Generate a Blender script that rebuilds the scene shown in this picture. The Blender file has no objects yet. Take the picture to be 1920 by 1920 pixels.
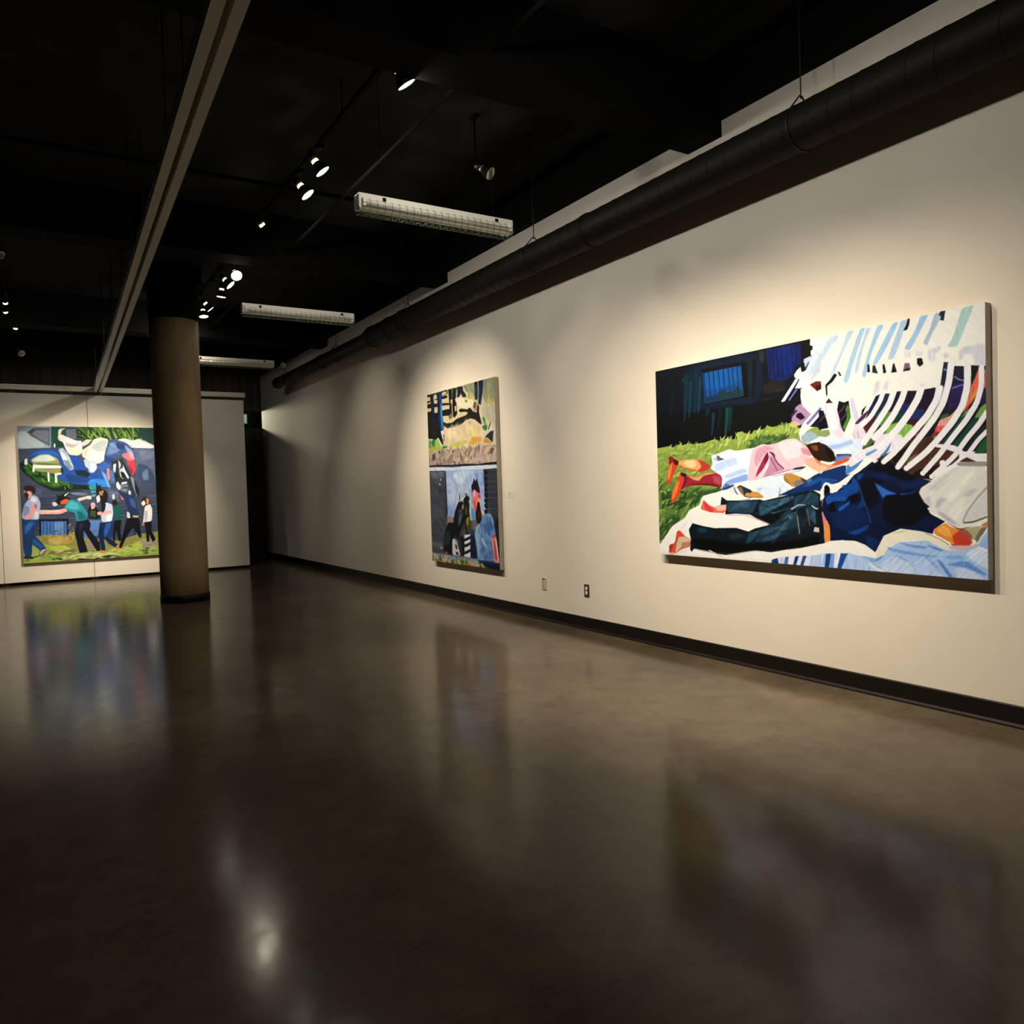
import bpy, bmesh, math, random
import numpy as np
from mathutils import Vector, Matrix

S = bpy.context.scene
COL = S.collection
random.seed(4)

# ------------------------------------------------------------------ camera
cam_d = bpy.data.cameras.new('camera')
cam_d.sensor_width = 36; cam_d.sensor_fit = 'HORIZONTAL'
cam_d.lens = 36 * 1446.46 / 1920
cam_d.clip_start = .05
cam = bpy.data.objects.new('camera', cam_d); COL.objects.link(cam)
yaw, pitch, roll = (math.radians(a) for a in (31.872, -1.746, -1.7615))
fw = Vector((math.sin(yaw) * math.cos(pitch), math.cos(yaw) * math.cos(pitch), math.sin(pitch)))
rt = fw.cross(Vector((0, 0, 1))).normalized(); up = rt.cross(fw)
rt2 = rt * math.cos(roll) + up * math.sin(roll); up2 = up * math.cos(roll) - rt * math.sin(roll)
cam.matrix_world = Matrix(((rt2.x, up2.x, -fw.x, 0), (rt2.y, up2.y, -fw.y, 0), (rt2.z, up2.z, -fw.z, 1.35), (0, 0, 0, 1)))
S.camera = cam

# ------------------------------------------------------------------ world and exposure
w = bpy.data.worlds.new('world'); S.world = w; w.use_nodes = True
w.node_tree.nodes['Background'].inputs[0].default_value = (.9, 1, .9, 1)
w.node_tree.nodes['Background'].inputs[1].default_value = 0.0
S.view_settings.view_transform = 'Standard'; S.view_settings.look = 'None'
S.view_settings.gamma = 1; S.view_settings.use_curve_mapping = False
S.view_settings.exposure = 0.0

WARM = (1, .845, .635)          # halogen lamp colour
E_SPOT = 0.94                  # overall lamp level

# room: x to the right wall, y away from the camera, z up (metres)
XW = 4.39; YB = 17.40; YE = 20.6; YF = -3.4; XL = -3.1; ZC = 4.35; YP = 15.1

# ------------------------------------------------------------------ helpers
def tag(o, label=None, cat=None, group=None, kind=None):
    if label: o['label'] = label
    if cat: o['category'] = cat
    if group: o['group'] = group
    if kind: o['kind'] = kind
    return o
def empty(name, loc, label, cat, group=None):
    o = bpy.data.objects.new(name, None); COL.objects.link(o); o.location = loc; o.empty_display_size = .1
    return tag(o, label, cat, group)
class MB:
    """collects shapes, links them as one mesh object"""
    def __init__(s): s.b = bmesh.new()
    def box(s, x0, x1, y0, y1, z0, z1, bev=0):
        r = bmesh.ops.create_cube(s.b, size=1)
        bmesh.ops.scale(s.b, vec=(x1-x0, y1-y0, z1-z0), verts=r['verts'])
        bmesh.ops.translate(s.b, vec=((x0+x1)/2, (y0+y1)/2, (z0+z1)/2), verts=r['verts'])
        if bev:
            es = {e for v in r['verts'] for e in v.link_edges}
            bmesh.ops.bevel(s.b, geom=list(es), offset=bev, segments=2, affect='EDGES', profile=.5)
        return s
    def lathe(s, prof, base, axis, seg=24, caps=True):
        """prof: list of (distance along axis, radius)"""
        a = Vector(axis).normalized(); u = a.orthogonal().normalized(); v = a.cross(u); c = Vector(base)
        rings = []
        for d, r in prof:
            rings.append([s.b.verts.new(c + a*d + (u*math.cos(t) + v*math.sin(t)) * max(r, 1e-4)) for t in (2*math.pi*k/seg for k in range(seg))])
        for p, q in zip(rings, rings[1:]):
            for k in range(seg): s.b.faces.new((p[k], p[(k+1) % seg], q[(k+1) % seg], q[k]))
        if caps:
            s.b.faces.new(rings[0][::-1]); s.b.faces.new(rings[-1])
        return s
    def tube(s, pts, r, seg=8):
        pts = [Vector(p) for p in pts]; rings = []; prev = None
        for i, p in enumerate(pts):
            d = (pts[min(i+1, len(pts)-1)] - pts[max(i-1, 0)]).normalized()
            if prev is None: u = d.orthogonal().normalized()
            else: u = (prev - d * prev.dot(d)).normalized()
            prev = u; v = d.cross(u)
            rings.append([s.b.verts.new(p + (u*math.cos(t) + v*math.sin(t)) * r) for t in (2*math.pi*k/seg for k in range(seg))])
        for p, q in zip(rings, rings[1:]):
            for k in range(seg): s.b.faces.new((p[k], p[(k+1) % seg], q[(k+1) % seg], q[k]))
        s.b.faces.new(rings[0][::-1]); s.b.faces.new(rings[-1])
        return s
    def prism(s, poly, y0, y1, axis='y'):
        """closed outline in two coordinates pulled along the third"""
        def P(a, b, c): return {'y': (a, c, b), 'x': (c, a, b), 'z': (a, b, c)}[axis]
        A = [s.b.verts.new(P(a, b, y0)) for a, b in poly]; B = [s.b.verts.new(P(a, b, y1)) for a, b in poly]; n = len(poly)
        for k in range(n): s.b.faces.new((A[k], A[(k+1) % n], B[(k+1) % n], B[k]))
        s.b.faces.new(A[::-1]); s.b.faces.new(B)
        return s
    def build(s, name, m, parent=None, smooth=False):
        bmesh.ops.recalc_face_normals(s.b, faces=s.b.faces)
        me = bpy.data.meshes.new(name); s.b.to_mesh(me); s.b.free()
        if smooth:
            for p in me.polygons: p.use_smooth = len(p.vertices) == 4
        o = bpy.data.objects.new(name, me); COL.objects.link(o); me.materials.append(m)
        if parent:
            o.parent = parent
            root = parent
            off = Vector((0, 0, 0))
            while root: off += Vector(root.location); root = root.parent
            o.location = -off            # parts are modelled in room coordinates
        return o
def child_copy(src, parent, delta):
    o = src.copy(); COL.objects.link(o); o.parent = parent
    return o

# ------------------------------------------------------------------ materials
def mat(name, col, rough=.6, metal=0, spec=.5, emit=None, es=0):
    m = bpy.data.materials.new(name); m.use_nodes = True
    b = m.node_tree.nodes['Principled BSDF']
    b.inputs['Base Color'].default_value = (*col, 1); b.inputs['Roughness'].default_value = rough
    b.inputs['Metallic'].default_value = metal; b.inputs['Specular IOR Level'].default_value = spec
    if emit: b.inputs['Emission Color'].default_value = (*emit, 1); b.inputs['Emission Strength'].default_value = es
    return m
def nodes(m): return m.node_tree.nodes, m.node_tree.links, m.node_tree.nodes['Principled BSDF']
def noise(m, scale, detail=4, rough=.5, stretch=None, dist=0):
    n, l, b = nodes(m)
    tc = n.new('ShaderNodeTexCoord'); mp = n.new('ShaderNodeMapping'); t = n.new('ShaderNodeTexNoise')
    if stretch: mp.inputs['Scale'].default_value = stretch
    t.inputs['Scale'].default_value = scale; t.inputs['Detail'].default_value = detail; t.inputs['Roughness'].default_value = rough; t.inputs['Distortion'].default_value = dist
    l.new(tc.outputs['Object'], mp.inputs['Vector']); l.new(mp.outputs['Vector'], t.inputs['Vector'])
    return t
def ramp(m, src, stops):
    n, l, b = nodes(m); r = n.new('ShaderNodeValToRGB'); e = r.color_ramp.elements
    for k, (p, c) in enumerate(stops):
        x = e[k] if k < 2 else e.new(p)
        x.position = p; x.color = (*c, 1) if len(c) == 3 else c
    l.new(src, r.inputs['Fac']); return r
def mix(m, fac, a, bcol, mode='MIX'):
    n, l, b = nodes(m); x = n.new('ShaderNodeMix'); x.data_type = 'RGBA'; x.blend_type = mode
    if isinstance(fac, (int, float)): x.inputs[0].default_value = fac
    else: l.new(fac, x.inputs[0])
    for i, v in ((6, a), (7, bcol)):
        if isinstance(v, tuple): x.inputs[i].default_value = (*v, 1)
        else: l.new(v, x.inputs[i])
    return x.outputs[2]
def bump(m, src, strength, dist=.01):
    n, l, b = nodes(m); u = n.new('ShaderNodeBump'); u.inputs['Strength'].default_value = strength; u.inputs['Distance'].default_value = dist
    l.new(src, u.inputs['Height']); l.new(u.outputs['Normal'], b.inputs['Normal'])

def wall_paint(name, c, rough=.75):
    m = mat(name, c, rough, spec=.25); n, l, b = nodes(m)
    t = noise(m, 1.3, 3); r = ramp(m, t.outputs['Fac'], [(.3, tuple(x*.965 for x in c)), (.7, tuple(min(1, x*1.02) for x in c))])
    l.new(r.outputs['Color'], b.inputs['Base Color'])
    t2 = noise(m, 180, 2); bump(m, t2.outputs['Fac'], .08, .002)
    return m
M = {}
M['wall'] = wall_paint('gallery_wall_paint', (.66, .62, .545))
M['panel'] = wall_paint('panel_paint', (.66, .625, .555))
M['black'] = mat('black_paint', (.0035, .0032, .003), .8, spec=.06)
M['void'] = mat('passage_shade_black', (.0012, .0012, .001), 1, spec=0)  # shade put into the colour, keeps the view through the transom dark
M['soffit'] = mat('dark_concrete_ceiling', (.05, .05, .042), .9, spec=.1)
t = noise(M['soffit'], 2.5, 5); r = ramp(M['soffit'], t.outputs['Fac'], [(.3, (.010, .010, .0075)), (.7, (.028, .028, .022))]); nodes(M['soffit'])[1].new(r.outputs['Color'], nodes(M['soffit'])[2].inputs['Base Color'])
M['base'] = mat('black_vinyl_base', (.007, .0055, .0045), .5, spec=.16)
M['duct'] = mat('black_painted_duct', (.009, .0075, .006), .55, spec=.12)
M['alu'] = mat('painted_aluminium_track', (.62, .58, .48), .5, .1)
M['steel'] = mat('dark_steel', (.03, .028, .026), .4, .6)
M['white_metal'] = mat('white_enamel', (.90, .87, .78), .45)
M['tube'] = mat('unlit_fluorescent_tube', (.85, .83, .76), .25)
M['wire'] = mat('guard_wire', (.10, .12, .07), .5, .3)
M['ivory'] = mat('ivory_plate', (.52, .48, .38), .4)
M['brown'] = mat('brown_plate', (.035, .026, .018), .4)
M['rec'] = mat('pale_receptacle', (.72, .70, .66), .4)
M['slot'] = mat('socket_slot', (.02, .018, .016), .6)
M['linen'] = mat('raw_canvas_edge', (.50, .44, .35), .85, spec=.2)
t = noise(M['linen'], 60, 3); r = ramp(M['linen'], t.outputs['Fac'], [(.35, (.42, .37, .29)), (.7, (.56, .50, .40))]); nodes(M['linen'])[1].new(r.outputs['Color'], nodes(M['linen'])[2].inputs['Base Color'])
M['grey_edge'] = mat('grey_canvas_edge', (.50, .44, .38), .85, spec=.2)
M['card'] = mat('label_card', (.67, .63, .555), .6)
M['ink'] = mat('label_print', (.30, .28, .24), .7)
M['wood'] = mat('brown_wall_boards', (.05, .03, .02), .6)
t = noise(M['wood'], 3.0, 3, stretch=(4.0, 1, .12)); r = ramp(M['wood'], t.outputs['Fac'], [(.35, (.010, .007, .005)), (.5, (.032, .020, .012)), (.65, (.055, .028, .02))]); nodes(M['wood'])[1].new(r.outputs['Color'], nodes(M['wood'])[2].inputs['Base Color'])
M['bulb'] = mat('lit_lamp_lens', (1, 1, 1), .3, emit=(1, .93, .80), es=310)
M['neck'] = mat('lamp_neck_glow', (.6, .5, .4), .4, emit=(1, .72, .42), es=1.6)
M['bulb_soft'] = mat('lit_lamp_lens_aimed_out', (1, 1, 1), .3, emit=(1, .93, .80), es=30)
M['dull'] = mat('unlit_lamp_lens', (.55, .52, .45), .12, .7)
M['sign'] = mat('exit_sign_face', (.4, .6, .4), .5, emit=(.72, 1, .72), es=.28)

# concrete of the pillar
m = M['conc'] = mat('pillar_concrete', (.3, .25, .18), .8, spec=.25); n, l, b = nodes(m)
t = noise(m, 2.2, 6, .6, (1, 1, .35)); r = ramp(m, t.outputs['Fac'], [(.25, (.18, .128, .068)), (.5, (.265, .192, .106)), (.75, (.34, .25, .142))])
t2 = noise(m, 55, 2, .5); r2 = ramp(m, t2.outputs['Fac'], [(.24, (.25, .25, .25)), (.30, (1, 1, 1))])
t3 = noise(m, .9, 3, .6, (1, 1, .6), 2.5); r3 = ramp(m, t3.outputs['Fac'], [(.480, (1, 1, 1)), (.492, (.62, .58, .52)), (.504, (1, 1, 1))])
c1 = mix(m, .6, r.outputs['Color'], r2.outputs['Color'], 'MULTIPLY'); c2 = mix(m, .22, c1, r3.outputs['Color'], 'MULTIPLY')
l.new(c2, b.inputs['Base Color']); bump(m, t2.outputs['Fac'], .15, .004)

# polished concrete floor
m = M['floor'] = mat('polished_concrete', (.1, .08, .06), .28, spec=.12); n, l, b = nodes(m)
t = noise(m, .55, 6, .62, dist=.4); r = ramp(m, t.outputs['Fac'], [(.28, (.046, .034, .022)), (.5, (.085, .065, .043)), (.72, (.130, .100, .066))])
t2 = noise(m, 5.5, 6, .7); r2 = ramp(m, t2.outputs['Fac'], [(.3, (.72, .70, .68)), (.55, (1, 1, 1)), (.8, (1.12, 1.08, 1.0))])
t3 = noise(m, 38, 2, .5); r3 = ramp(m, t3.outputs['Fac'], [(.20, (.30, .28, .26)), (.25, (1, 1, 1)), (.78, (1, 1, 1)), (.82, (1.9, 1.7, 1.4))])
t4 = noise(m, 1.1, 4, .7, (1, 1, 1), 3.0); r4 = ramp(m, t4.outputs['Fac'], [(.488, (1, 1, 1)), (.497, (.66, .62, .58)), (.506, (1, 1, 1))])
t5 = noise(m, .8, 5, .55, (1, .35, 1), 1.2); r5 = ramp(m, t5.outputs['Fac'], [(.30, (.62, .60, .58)), (.44, (1, 1, 1))])
c = mix(m, 1, r.outputs['Color'], r2.outputs['Color'], 'MULTIPLY'); c = mix(m, .45, c, r3.outputs['Color'], 'MULTIPLY'); c = mix(m, .6, c, r4.outputs['Color'], 'MULTIPLY'); c = mix(m, .8, c, r5.outputs['Color'], 'MULTIPLY')
l.new(c, b.inputs['Base Color'])
rr = ramp(m, t2.outputs['Fac'], [(.3, (.19, .19, .19)), (.7, (.115, .115, .115))]); l.new(rr.outputs['Color'], b.inputs['Roughness'])
bump(m, t2.outputs['Fac'], .04, .01)

# ------------------------------------------------------------------ the setting
def struct(o): o['kind'] = 'structure'; return o
struct(MB().box(XL-.2, XW+.2, YF-.2, YE+.2, -.2, 0).build('floor', M['floor']))
struct(MB().box(XL-.2, XW+.2, YF-.2, YE+.2, ZC, ZC+.2).build('ceiling', M['soffit']))
struct(MB().box(XW, XW+.2, YF, YB, 0, ZC).build('wall_right', M['wall']))
# dark back wall with an open transom in its right end, a passage behind it
wb = MB(); wb.box(XL, 3.90, YB, YB+.12, 0, ZC); wb.box(3.90, XW, YB, YB+.12, 0, 2.85); wb.box(3.90, XW, YB, YB+.12, 3.222, ZC)
struct(wb.build('wall_back', M['wood']))
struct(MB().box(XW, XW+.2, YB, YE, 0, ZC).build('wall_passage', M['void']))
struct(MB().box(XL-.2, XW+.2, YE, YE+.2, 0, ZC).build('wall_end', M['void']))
struct(MB().box(XL-.2, XL, YF, YE, 0, ZC).build('wall_left', M['soffit']))
struct(MB().box(XL-.2, XW+.2, YF-.2, YF, 0, ZC).build('wall_front', M['soffit']))
bb = MB(); bb.prism([(XW, 0), (XW-.022, 0), (XW-.020, .010), (XW-.012, .022), (XW-.010, .112), (XW-.006, .118), (XW, .118)], YF, YB)
struct(bb.build('baseboard_right', M['base']))
# black ledge along the top of the right wall, cross beams, capital over the pillar
struct(MB().box(XW-.10, XW, YF, YB, 3.985, ZC).build('trim_1', M['black']))
for k, y in enumerate((-.1, 4.0, 8.37, 12.85)):
    o = MB().box(XL, XW, y, y+.34, 3.87, ZC).build('ceiling_beam', M['black'])
    tag(o, ['black ceiling beam above the camera, nearest of the row', 'black ceiling beam between the two nearest hanging light fixtures and the camera', 'black ceiling beam meeting the white wall above the duct, just beyond the middle light fixture', 'farthest black ceiling beam, beyond the concrete pillar'][k], 'beam', 'black cross beams of the ceiling')

# ------------------------------------------------------------------ concrete pillar
PX, PY, PR = 1.677, 10.95, .297
t = empty('concrete_pillar', (PX, PY, 0), 'round brown concrete pillar with a black base band', 'pillar')
MB().lathe([(.095, PR), (.5, PR), (1.5, PR), (2.6, PR), (3.67, PR)], (PX, PY, 0), (0, 0, 1), 64).build('shaft', M['conc'], t, True)
MB().lathe([(0, PR+.008), (.09, PR+.008), (.10, PR+.002)], (PX, PY, 0), (0, 0, 1), 64).build('base_band', M['base'], t, True)
cp = MB(); cp.lathe([(3.67, PR+.004), (3.72, PR+.006), (4.0, PR+.008), (4.1, PR+.008)], (PX, PY, 0), (0, 0, 1), 48); cp.box(PX-.31, PX+.31, PY-.31, PY+.31, 4.1, ZC)
cp.build('capital', M['black'], t)

# ------------------------------------------------------------------ movable wall panels on an overhead track
PW = 1.305; x = 3.48
labels = ['bare white wall panel right of the concrete pillar', 'white wall panel mostly hidden behind the concrete pillar', 'white wall panel behind the left half of the crowded outdoor painting', 'white wall panel cut off by the left edge of the photo', 'white wall panel farthest left, next to the side wall']
for k in range(5):
    x1 = 3.48 - k*PW; x0 = x1 - PW + .006
    t = empty('wall_panel', ((x0+x1)/2, YP+.05, 0), labels[k], 'panel', 'movable white wall panels')
    MB().box(x0, x1, YP, YP+.09, .047, 3.172, .004).build('board', M['panel'], t)
    MB().box(x0-.05, x0+.07, YP+.004, YP+.086, 0, .047).build('floor_foot', M['base'], t)
    if k == 0: MB().box(x1-.09, x1-.005, YP+.004, YP+.086, 0, .047).build('floor_foot', M['base'], t)
    MB().box(x0+.2, x0+.24, YP+.03, YP+.06, 3.172, 3.225).build('trolley', M['steel'], t)
    MB().box(x1-.24, x1-.2, YP+.03, YP+.06, 3.172, 3.225).build('trolley', M['steel'], t)
def track_profile(mb, side):
    """one aluminium lip of the panel track: outline (offset, z)"""
    s = side
    return [(s*.014, 3.228), (s*.066, 3.228), (s*.066, 3.250), (s*.062, 3.254), (s*.062, 3.272), (s*.066, 3.276), (s*.066, 3.312), (s*.014, 3.312)]
t = empty('panel_track', (0, YP+.045, 3.225), 'pale metal panel track running across above the white wall panels', 'track')
for s in (-1, 1):
    MB().prism([(YP+.045+a, b) for a, b in track_profile(None, s)], XL, 3.51, 'x').build('rail', M['alu'], t)
MB().box(XL, 3.51, YP+.02, YP+.07, 3.268, 3.300).build('slot_web', M['steel'], t)
for x in (-2.2, .2, 2.4): MB().tube([(x, YP+.045, 3.30), (x, YP+.045, ZC)], .006, 6).build('hanger_rod', M['steel'], t)
# long track over the room, slightly skewed to the right wall
ax, ay, bx, by = .635, 0., 1.052, YP-.03
t = empty('panel_track', ((ax+bx)/2, (ay+by)/2, 3.225), 'long pale double metal track crossing the ceiling toward the wall panels', 'track')
for s in (-1, 1):
    mb = MB(); pr = track_profile(None, s); d = (bx-ax) / (by-ay)
    y0, y1 = YF, YP-.024
    A = [mb.b.verts.new((ax + d*(y0-ay) + a, y0, z)) for a, z in pr]; B = [mb.b.verts.new((ax + d*(y1-ay) + a, y1, z)) for a, z in pr]
    for k in range(len(pr)): q = (k+1) % len(pr); mb.b.faces.new((A[k], A[q], B[q], B[k]))
    mb.b.faces.new(A[::-1]); mb.b.faces.new(B); mb.build('rail', M['alu'], t)
for y in (2.2, 4.6, 7.0, 9.6, 11.6, 14.2):
    xx = ax + (bx-ax) * (y-ay) / (by-ay)
    m_ = MB(); m_.tube([(xx-.05, y, 3.31), (xx-.05, y, ZC)], .006, 6); m_.tube([(xx+.05, y, 3.31), (xx+.05, y, ZC)], .006, 6); m_.box(xx-.066, xx+.066, y-.02, y+.02, 3.312, 3.322)
    m_.build('hanger', M['steel'], t)

# ------------------------------------------------------------------ round duct along the right wall
DX, DZ, DR, DR2 = 4.10, 3.505, .136, .098
t = empty('air_duct', (DX, 6.0, DZ), 'long black round spiral duct hanging along the top of the right wall', 'duct')
d = MB().lathe([(YF, DR), (2, DR), (6, DR), (10.05, DR)], (DX, 0, DZ), (0, 1, 0), 40).build('duct_pipe', M['duct'], t, True)
MB().lathe([(10.05, DR), (10.12, DR), (10.36, DR2), (10.5, DR2), (13, DR2), (15.0, DR2)], (DX, 0, DZ), (0, 1, 0), 40).build('reducer_pipe', M['duct'], t, True)
def helix(y0, y1, r, pitch):
    n = int((y1-y0)/pitch*20); return [(DX + r*math.cos(2*math.pi*k/20), y0 + pitch*k/20, DZ + r*math.sin(2*math.pi*k/20)) for k in range(n)]
MB().tube(helix(YF+.1, 9.0, DR, .155), .0035, 4).build('spiral_seam', M['duct'], d)
for y, r in ((9.02, DR), (9.45, DR), (10.06, DR), (5.2, DR), (12.3, DR2), (14.9, DR2)):
    MB().lathe([(-.025, r+.002), (-.02, r+.009), (.02, r+.009), (.025, r+.002)], (DX, y, DZ), (0, 1, 0), 40).build('joint_ring', M['duct'], t, True)
for y in (3.1, 6.06, 8.9, 11.6, 14.4):
    r = DR if y < 10 else DR2; h = MB()
    a = [(DX + (r+.004)*math.cos(k), y, DZ + (r+.004)*math.sin(k)) for k in np.linspace(math.radians(-210), math.radians(30), 22)]
    top = DZ + r + .055
    h.tube([(DX-.012, y, top)] + a + [(DX+.012, y, top), (DX-.012, y, top)], .005, 6); h.tube([(DX, y, top-.015), (DX, y, ZC)], .0045, 6)
    h.build('strap_hanger', M['steel'], t)

# ------------------------------------------------------------------ conduits under the ceiling
def conduit(pts, r, label):
    o = MB().tube(pts, r, 10).build('ceiling_conduit', M['black']); tag(o, label, 'pipe', 'dark pipes under the ceiling')
conduit([(3.02, 9.3, 4.0), (3.02, 12, 4.0), (3.02, 17.3, 4.0)], .022, 'dark pipe beyond the middle light fixture, under the ceiling')
conduit([(2.46, YF, 3.98), (2.46, 8, 3.98), (2.46, 17.3, 3.98)], .016, 'thin dark pipe running beside the row of spotlights')
conduit([(3.75, YF, 4.22), (3.75, 8, 4.22), (3.75, 17.0, 4.22)], .026, 'dark pipe running close to the black duct')
conduit([(XL, 6.9, 4.08), (0, 6.9, 4.08), (XW-.1, 6.9, 4.08)], .02, 'dark pipe crossing the ceiling from side to side')

# ------------------------------------------------------------------ hanging fluorescent fixtures (switched off)
def fixture(y, label):
    x0, x1, z0, z1 = 2.03, 3.30, 3.345, 3.455
    t = empty('fluorescent_fixture', ((x0+x1)/2, y, z0), label, 'light fixture', 'switched-off fluorescent fixtures in a row')
    MB().box(x0, x1, y-.048, y+.048, 3.41, z1, .004).build('housing', M['white_metal'], t)
    MB().prism([(y-.046, 3.41), (y-.030, 3.352), (y-.012, 3.345), (y+.012, 3.345), (y+.030, 3.352), (y+.046, 3.41)], x0+.012, x1-.012, 'x').build('reflector', M['white_metal'], t)
    for xe in (x0, x1-.012): MB().box(xe, xe+.012, y-.048, y+.048, 3.352, 3.412, .002).build('end_cap', M['white_metal'], t)
    for s in (-1, 1):
        MB().tube([(x0+.03, y+s*.056, 3.378), (x1-.03, y+s*.056, 3.378)], .013, 12).build('tube', M['tube'], t, True)
        for xe in (x0+.022, x1-.042): MB().box(xe, xe+.02, y+s*.056-.016, y+s*.056+.016, 3.360, 3.412).build('lamp_holder', M['white_metal'], t)
    g = MB(); n = 23
    prof = [(-.052, 3.418), (-.074, 3.395), (-.076, 3.362), (-.060, 3.330), (-.03, 3.322), (.03, 3.322), (.060, 3.330), (.076, 3.362), (.074, 3.395), (.052, 3.418)]
    for k in range(n):
        x = x0+.02 + (x1-x0-.04)*k/(n-1); g.tube([(x, y+a, b) for a, b in prof], .0017, 4)
    for a, b in ((-.076, 3.38), (-.074, 3.35), (-.060, 3.330), (-.03, 3.322), (0, 3.322), (.03, 3.322), (.060, 3.330), (.076, 3.38)):
        g.tube([(x0+.01, y+a, b), (x1-.01, y+a, b)], .0017, 4)
    g.build('wire_guard', M['wire'], t)
    for xc in (x0+.19, x1-.15):
        c = MB(); c.box(xc-.013, xc+.013, y-.053, y-.047, 3.418, 3.442); c.box(xc-.013, xc+.013, y+.047, y+.053, 3.418, 3.442); c.tube([(xc, y, 3.455), (xc, y, ZC)], .0022, 6)
        c.build('hanger_clip', M['black'], t)
fixture(5.21, 'nearest white fluorescent fixture with wire guard, hanging above the black duct side')
fixture(8.72, 'middle white fluorescent fixture with wire guard, in front of the farthest one')
fixture(12.23, 'farthest white fluorescent fixture, its left end behind the concrete pillar')

# ------------------------------------------------------------------ track spotlights
TX0, TX1 = 2.02, -.18
def light_track(x, y0, y1, label):
    t = empty('light_track', (x, (y0+y1)/2, 4.06), label, 'track', 'black lighting tracks')
    MB().box(x-.018, x+.018, y0, y1, 4.06, 4.09, .003).build('track_bar', M['black'], t)
    for y in np.arange(y0+.4, y1, 2.2): MB().tube([(x, y, 4.085), (x, y, ZC)], .006, 6).build('rod', M['steel'], t)
light_track(TX0, .6, 12.9, 'black lighting track over the right side of the room')
light_track(TX1, 7.5, 14.9, 'black lighting track at the left edge of the photo')

def spotlight(pos, aim, label, group, power=0, size=70, blend=1.0, lit=True, soft=.05, hang=4.06, lens='bulb'):
    """a par lamp in a gimbal holder hanging from the track; pos = centre of the lens"""
    p = Vector(pos); a = (Vector(aim) - p).normalized()
    back = p - a*.17                                   # socket end
    t = empty('track_spotlight', (p.x, p.y, p.z), label, 'spotlight', group)
    ad = Vector((back.x if hang > 4.2 else (TX0 if back.x > 1 else TX1), back.y, hang))
    m_ = MB(); m_.box(ad.x-.017, ad.x+.017, ad.y-.045, ad.y+.045, ad.z-.03, ad.z+.001, .003); m_.tube([ad - Vector((0, 0, .02)), back + Vector((0, 0, .03))], .007, 8); m_.build('stem', M['black'], t)
    MB().lathe([(0, .022), (.01, .030), (.055, .032), (.062, .024)], back, a, 24).build('socket', M['steel'], t, True)
    MB().lathe([(.060, .026), (.066, .029), (.080, .029), (.086, .026)], back, a, 24).build('lamp_neck', M['neck' if lit else 'dull'], t, True)
    MB().lathe([(.084, .030), (.10, .036), (.135, .058), (.160, .0635), (.168, .0635), (.168, .060), (.158, .058)], back, a, 32, False).build('lamp_shell', M['black'], t, True)
    MB().lathe([(.150, .059), (.160, .058), (.166, .045), (.169, .02), (.170, .002)], back, a, 32).build('lens', M[lens if lit else 'dull'], t, True)
    if power:
        ld = bpy.data.lights.new('spot_beam', 'SPOT'); ld.energy = power * E_SPOT; ld.color = WARM; ld.spot_size = math.radians(size); ld.spot_blend = blend; ld.shadow_soft_size = soft
        lo = bpy.data.objects.new('spot_beam', ld); COL.objects.link(lo); lo.parent = t; lo.location = a*.02
        lo.rotation_euler = a.to_track_quat('-Z', 'Y').to_euler()
    return t
TX = 2.07; G1 = 'spotlights on the right-hand track'; G2 = 'spotlights on the left-hand track'; ZL = 3.85
WX = XW
# towards the big painting of people lying on the grass
spotlight((TX, 2.35, ZL), (WX, 2.70, .4), 'spotlight nearest the camera, aimed at the right end of the large reclining painting', G1, 250, 76)
spotlight((TX, 3.30, ZL), (WX, 3.45, .4), 'second spotlight from the camera, aimed at the middle of the large reclining painting', G1, 430, 78)
spotlight((TX, 4.40, ZL), (WX, 4.35, .4), 'third spotlight from the camera, aimed at the left end of the large reclining painting', G1, 430, 78)
spotlight((2.03, 5.89, ZL), (WX, 5.3, .6), 'lit spotlight cut by the top edge of the photo', G1, 70, 76)
spotlight((TX, 1.05, ZL), (1.55, 10.6, .15), 'added spotlight above the camera, brightening the foot of the pillar', G1, 420, 22)  # added lamp, unseen, put in only to brighten the lower pillar
# towards the tall two-part painting
spotlight((TX, 6.40, ZL), (WX-.2, 5.5, .9), 'lit spotlight with pale neck, left of the nearest fluorescent fixture', G1, 70, 80)
spotlight((2.03, 7.50, ZL), (WX, 8.05, 1.4), 'spotlight turned away to the tall painting, only its back glinting', G1, 430, 66)
spotlight((2.08, 9.09, ZL), (2.2, 5.0, .6), 'brightest spotlight, its round lens turned toward the camera', G1, 20, 60, lens='bulb_soft')
spotlight((2.11, 9.53, ZL), (WX, 8.5, 1.3), 'first narrow lens just below the brightest spotlight', G1, 290, 64, lens='bulb_soft')
spotlight((2.12, 10.14, ZL), (1.8, 10.55, .1), 'second narrow lens below the brightest spotlight', G1, 30, 56, lens='bulb_soft')
spotlight((2.13, 10.85, ZL), (WX, 10.8, 1.3), 'third narrow lens below the brightest spotlight, above the pillar lamp', G1, 95, 78, lens='bulb_soft')
spotlight((2.13, 11.34, ZL), (2.3, 10.6, 0), 'lowest lit spotlight, beside the top of the concrete pillar, pointing down', G1, 10, 80, lens='bulb_soft')
spotlight((2.1, 12.05, ZL), (.55, YP, 1.0), 'spotlight behind the top of the pillar, nearer of the two aimed at the crowded painting', G1, 820, 56)
spotlight((2.1, 12.45, ZL), (1.35, YP, 1.0), 'spotlight behind the top of the pillar, farther of the two aimed at the crowded painting', G1, 540, 58)
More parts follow.
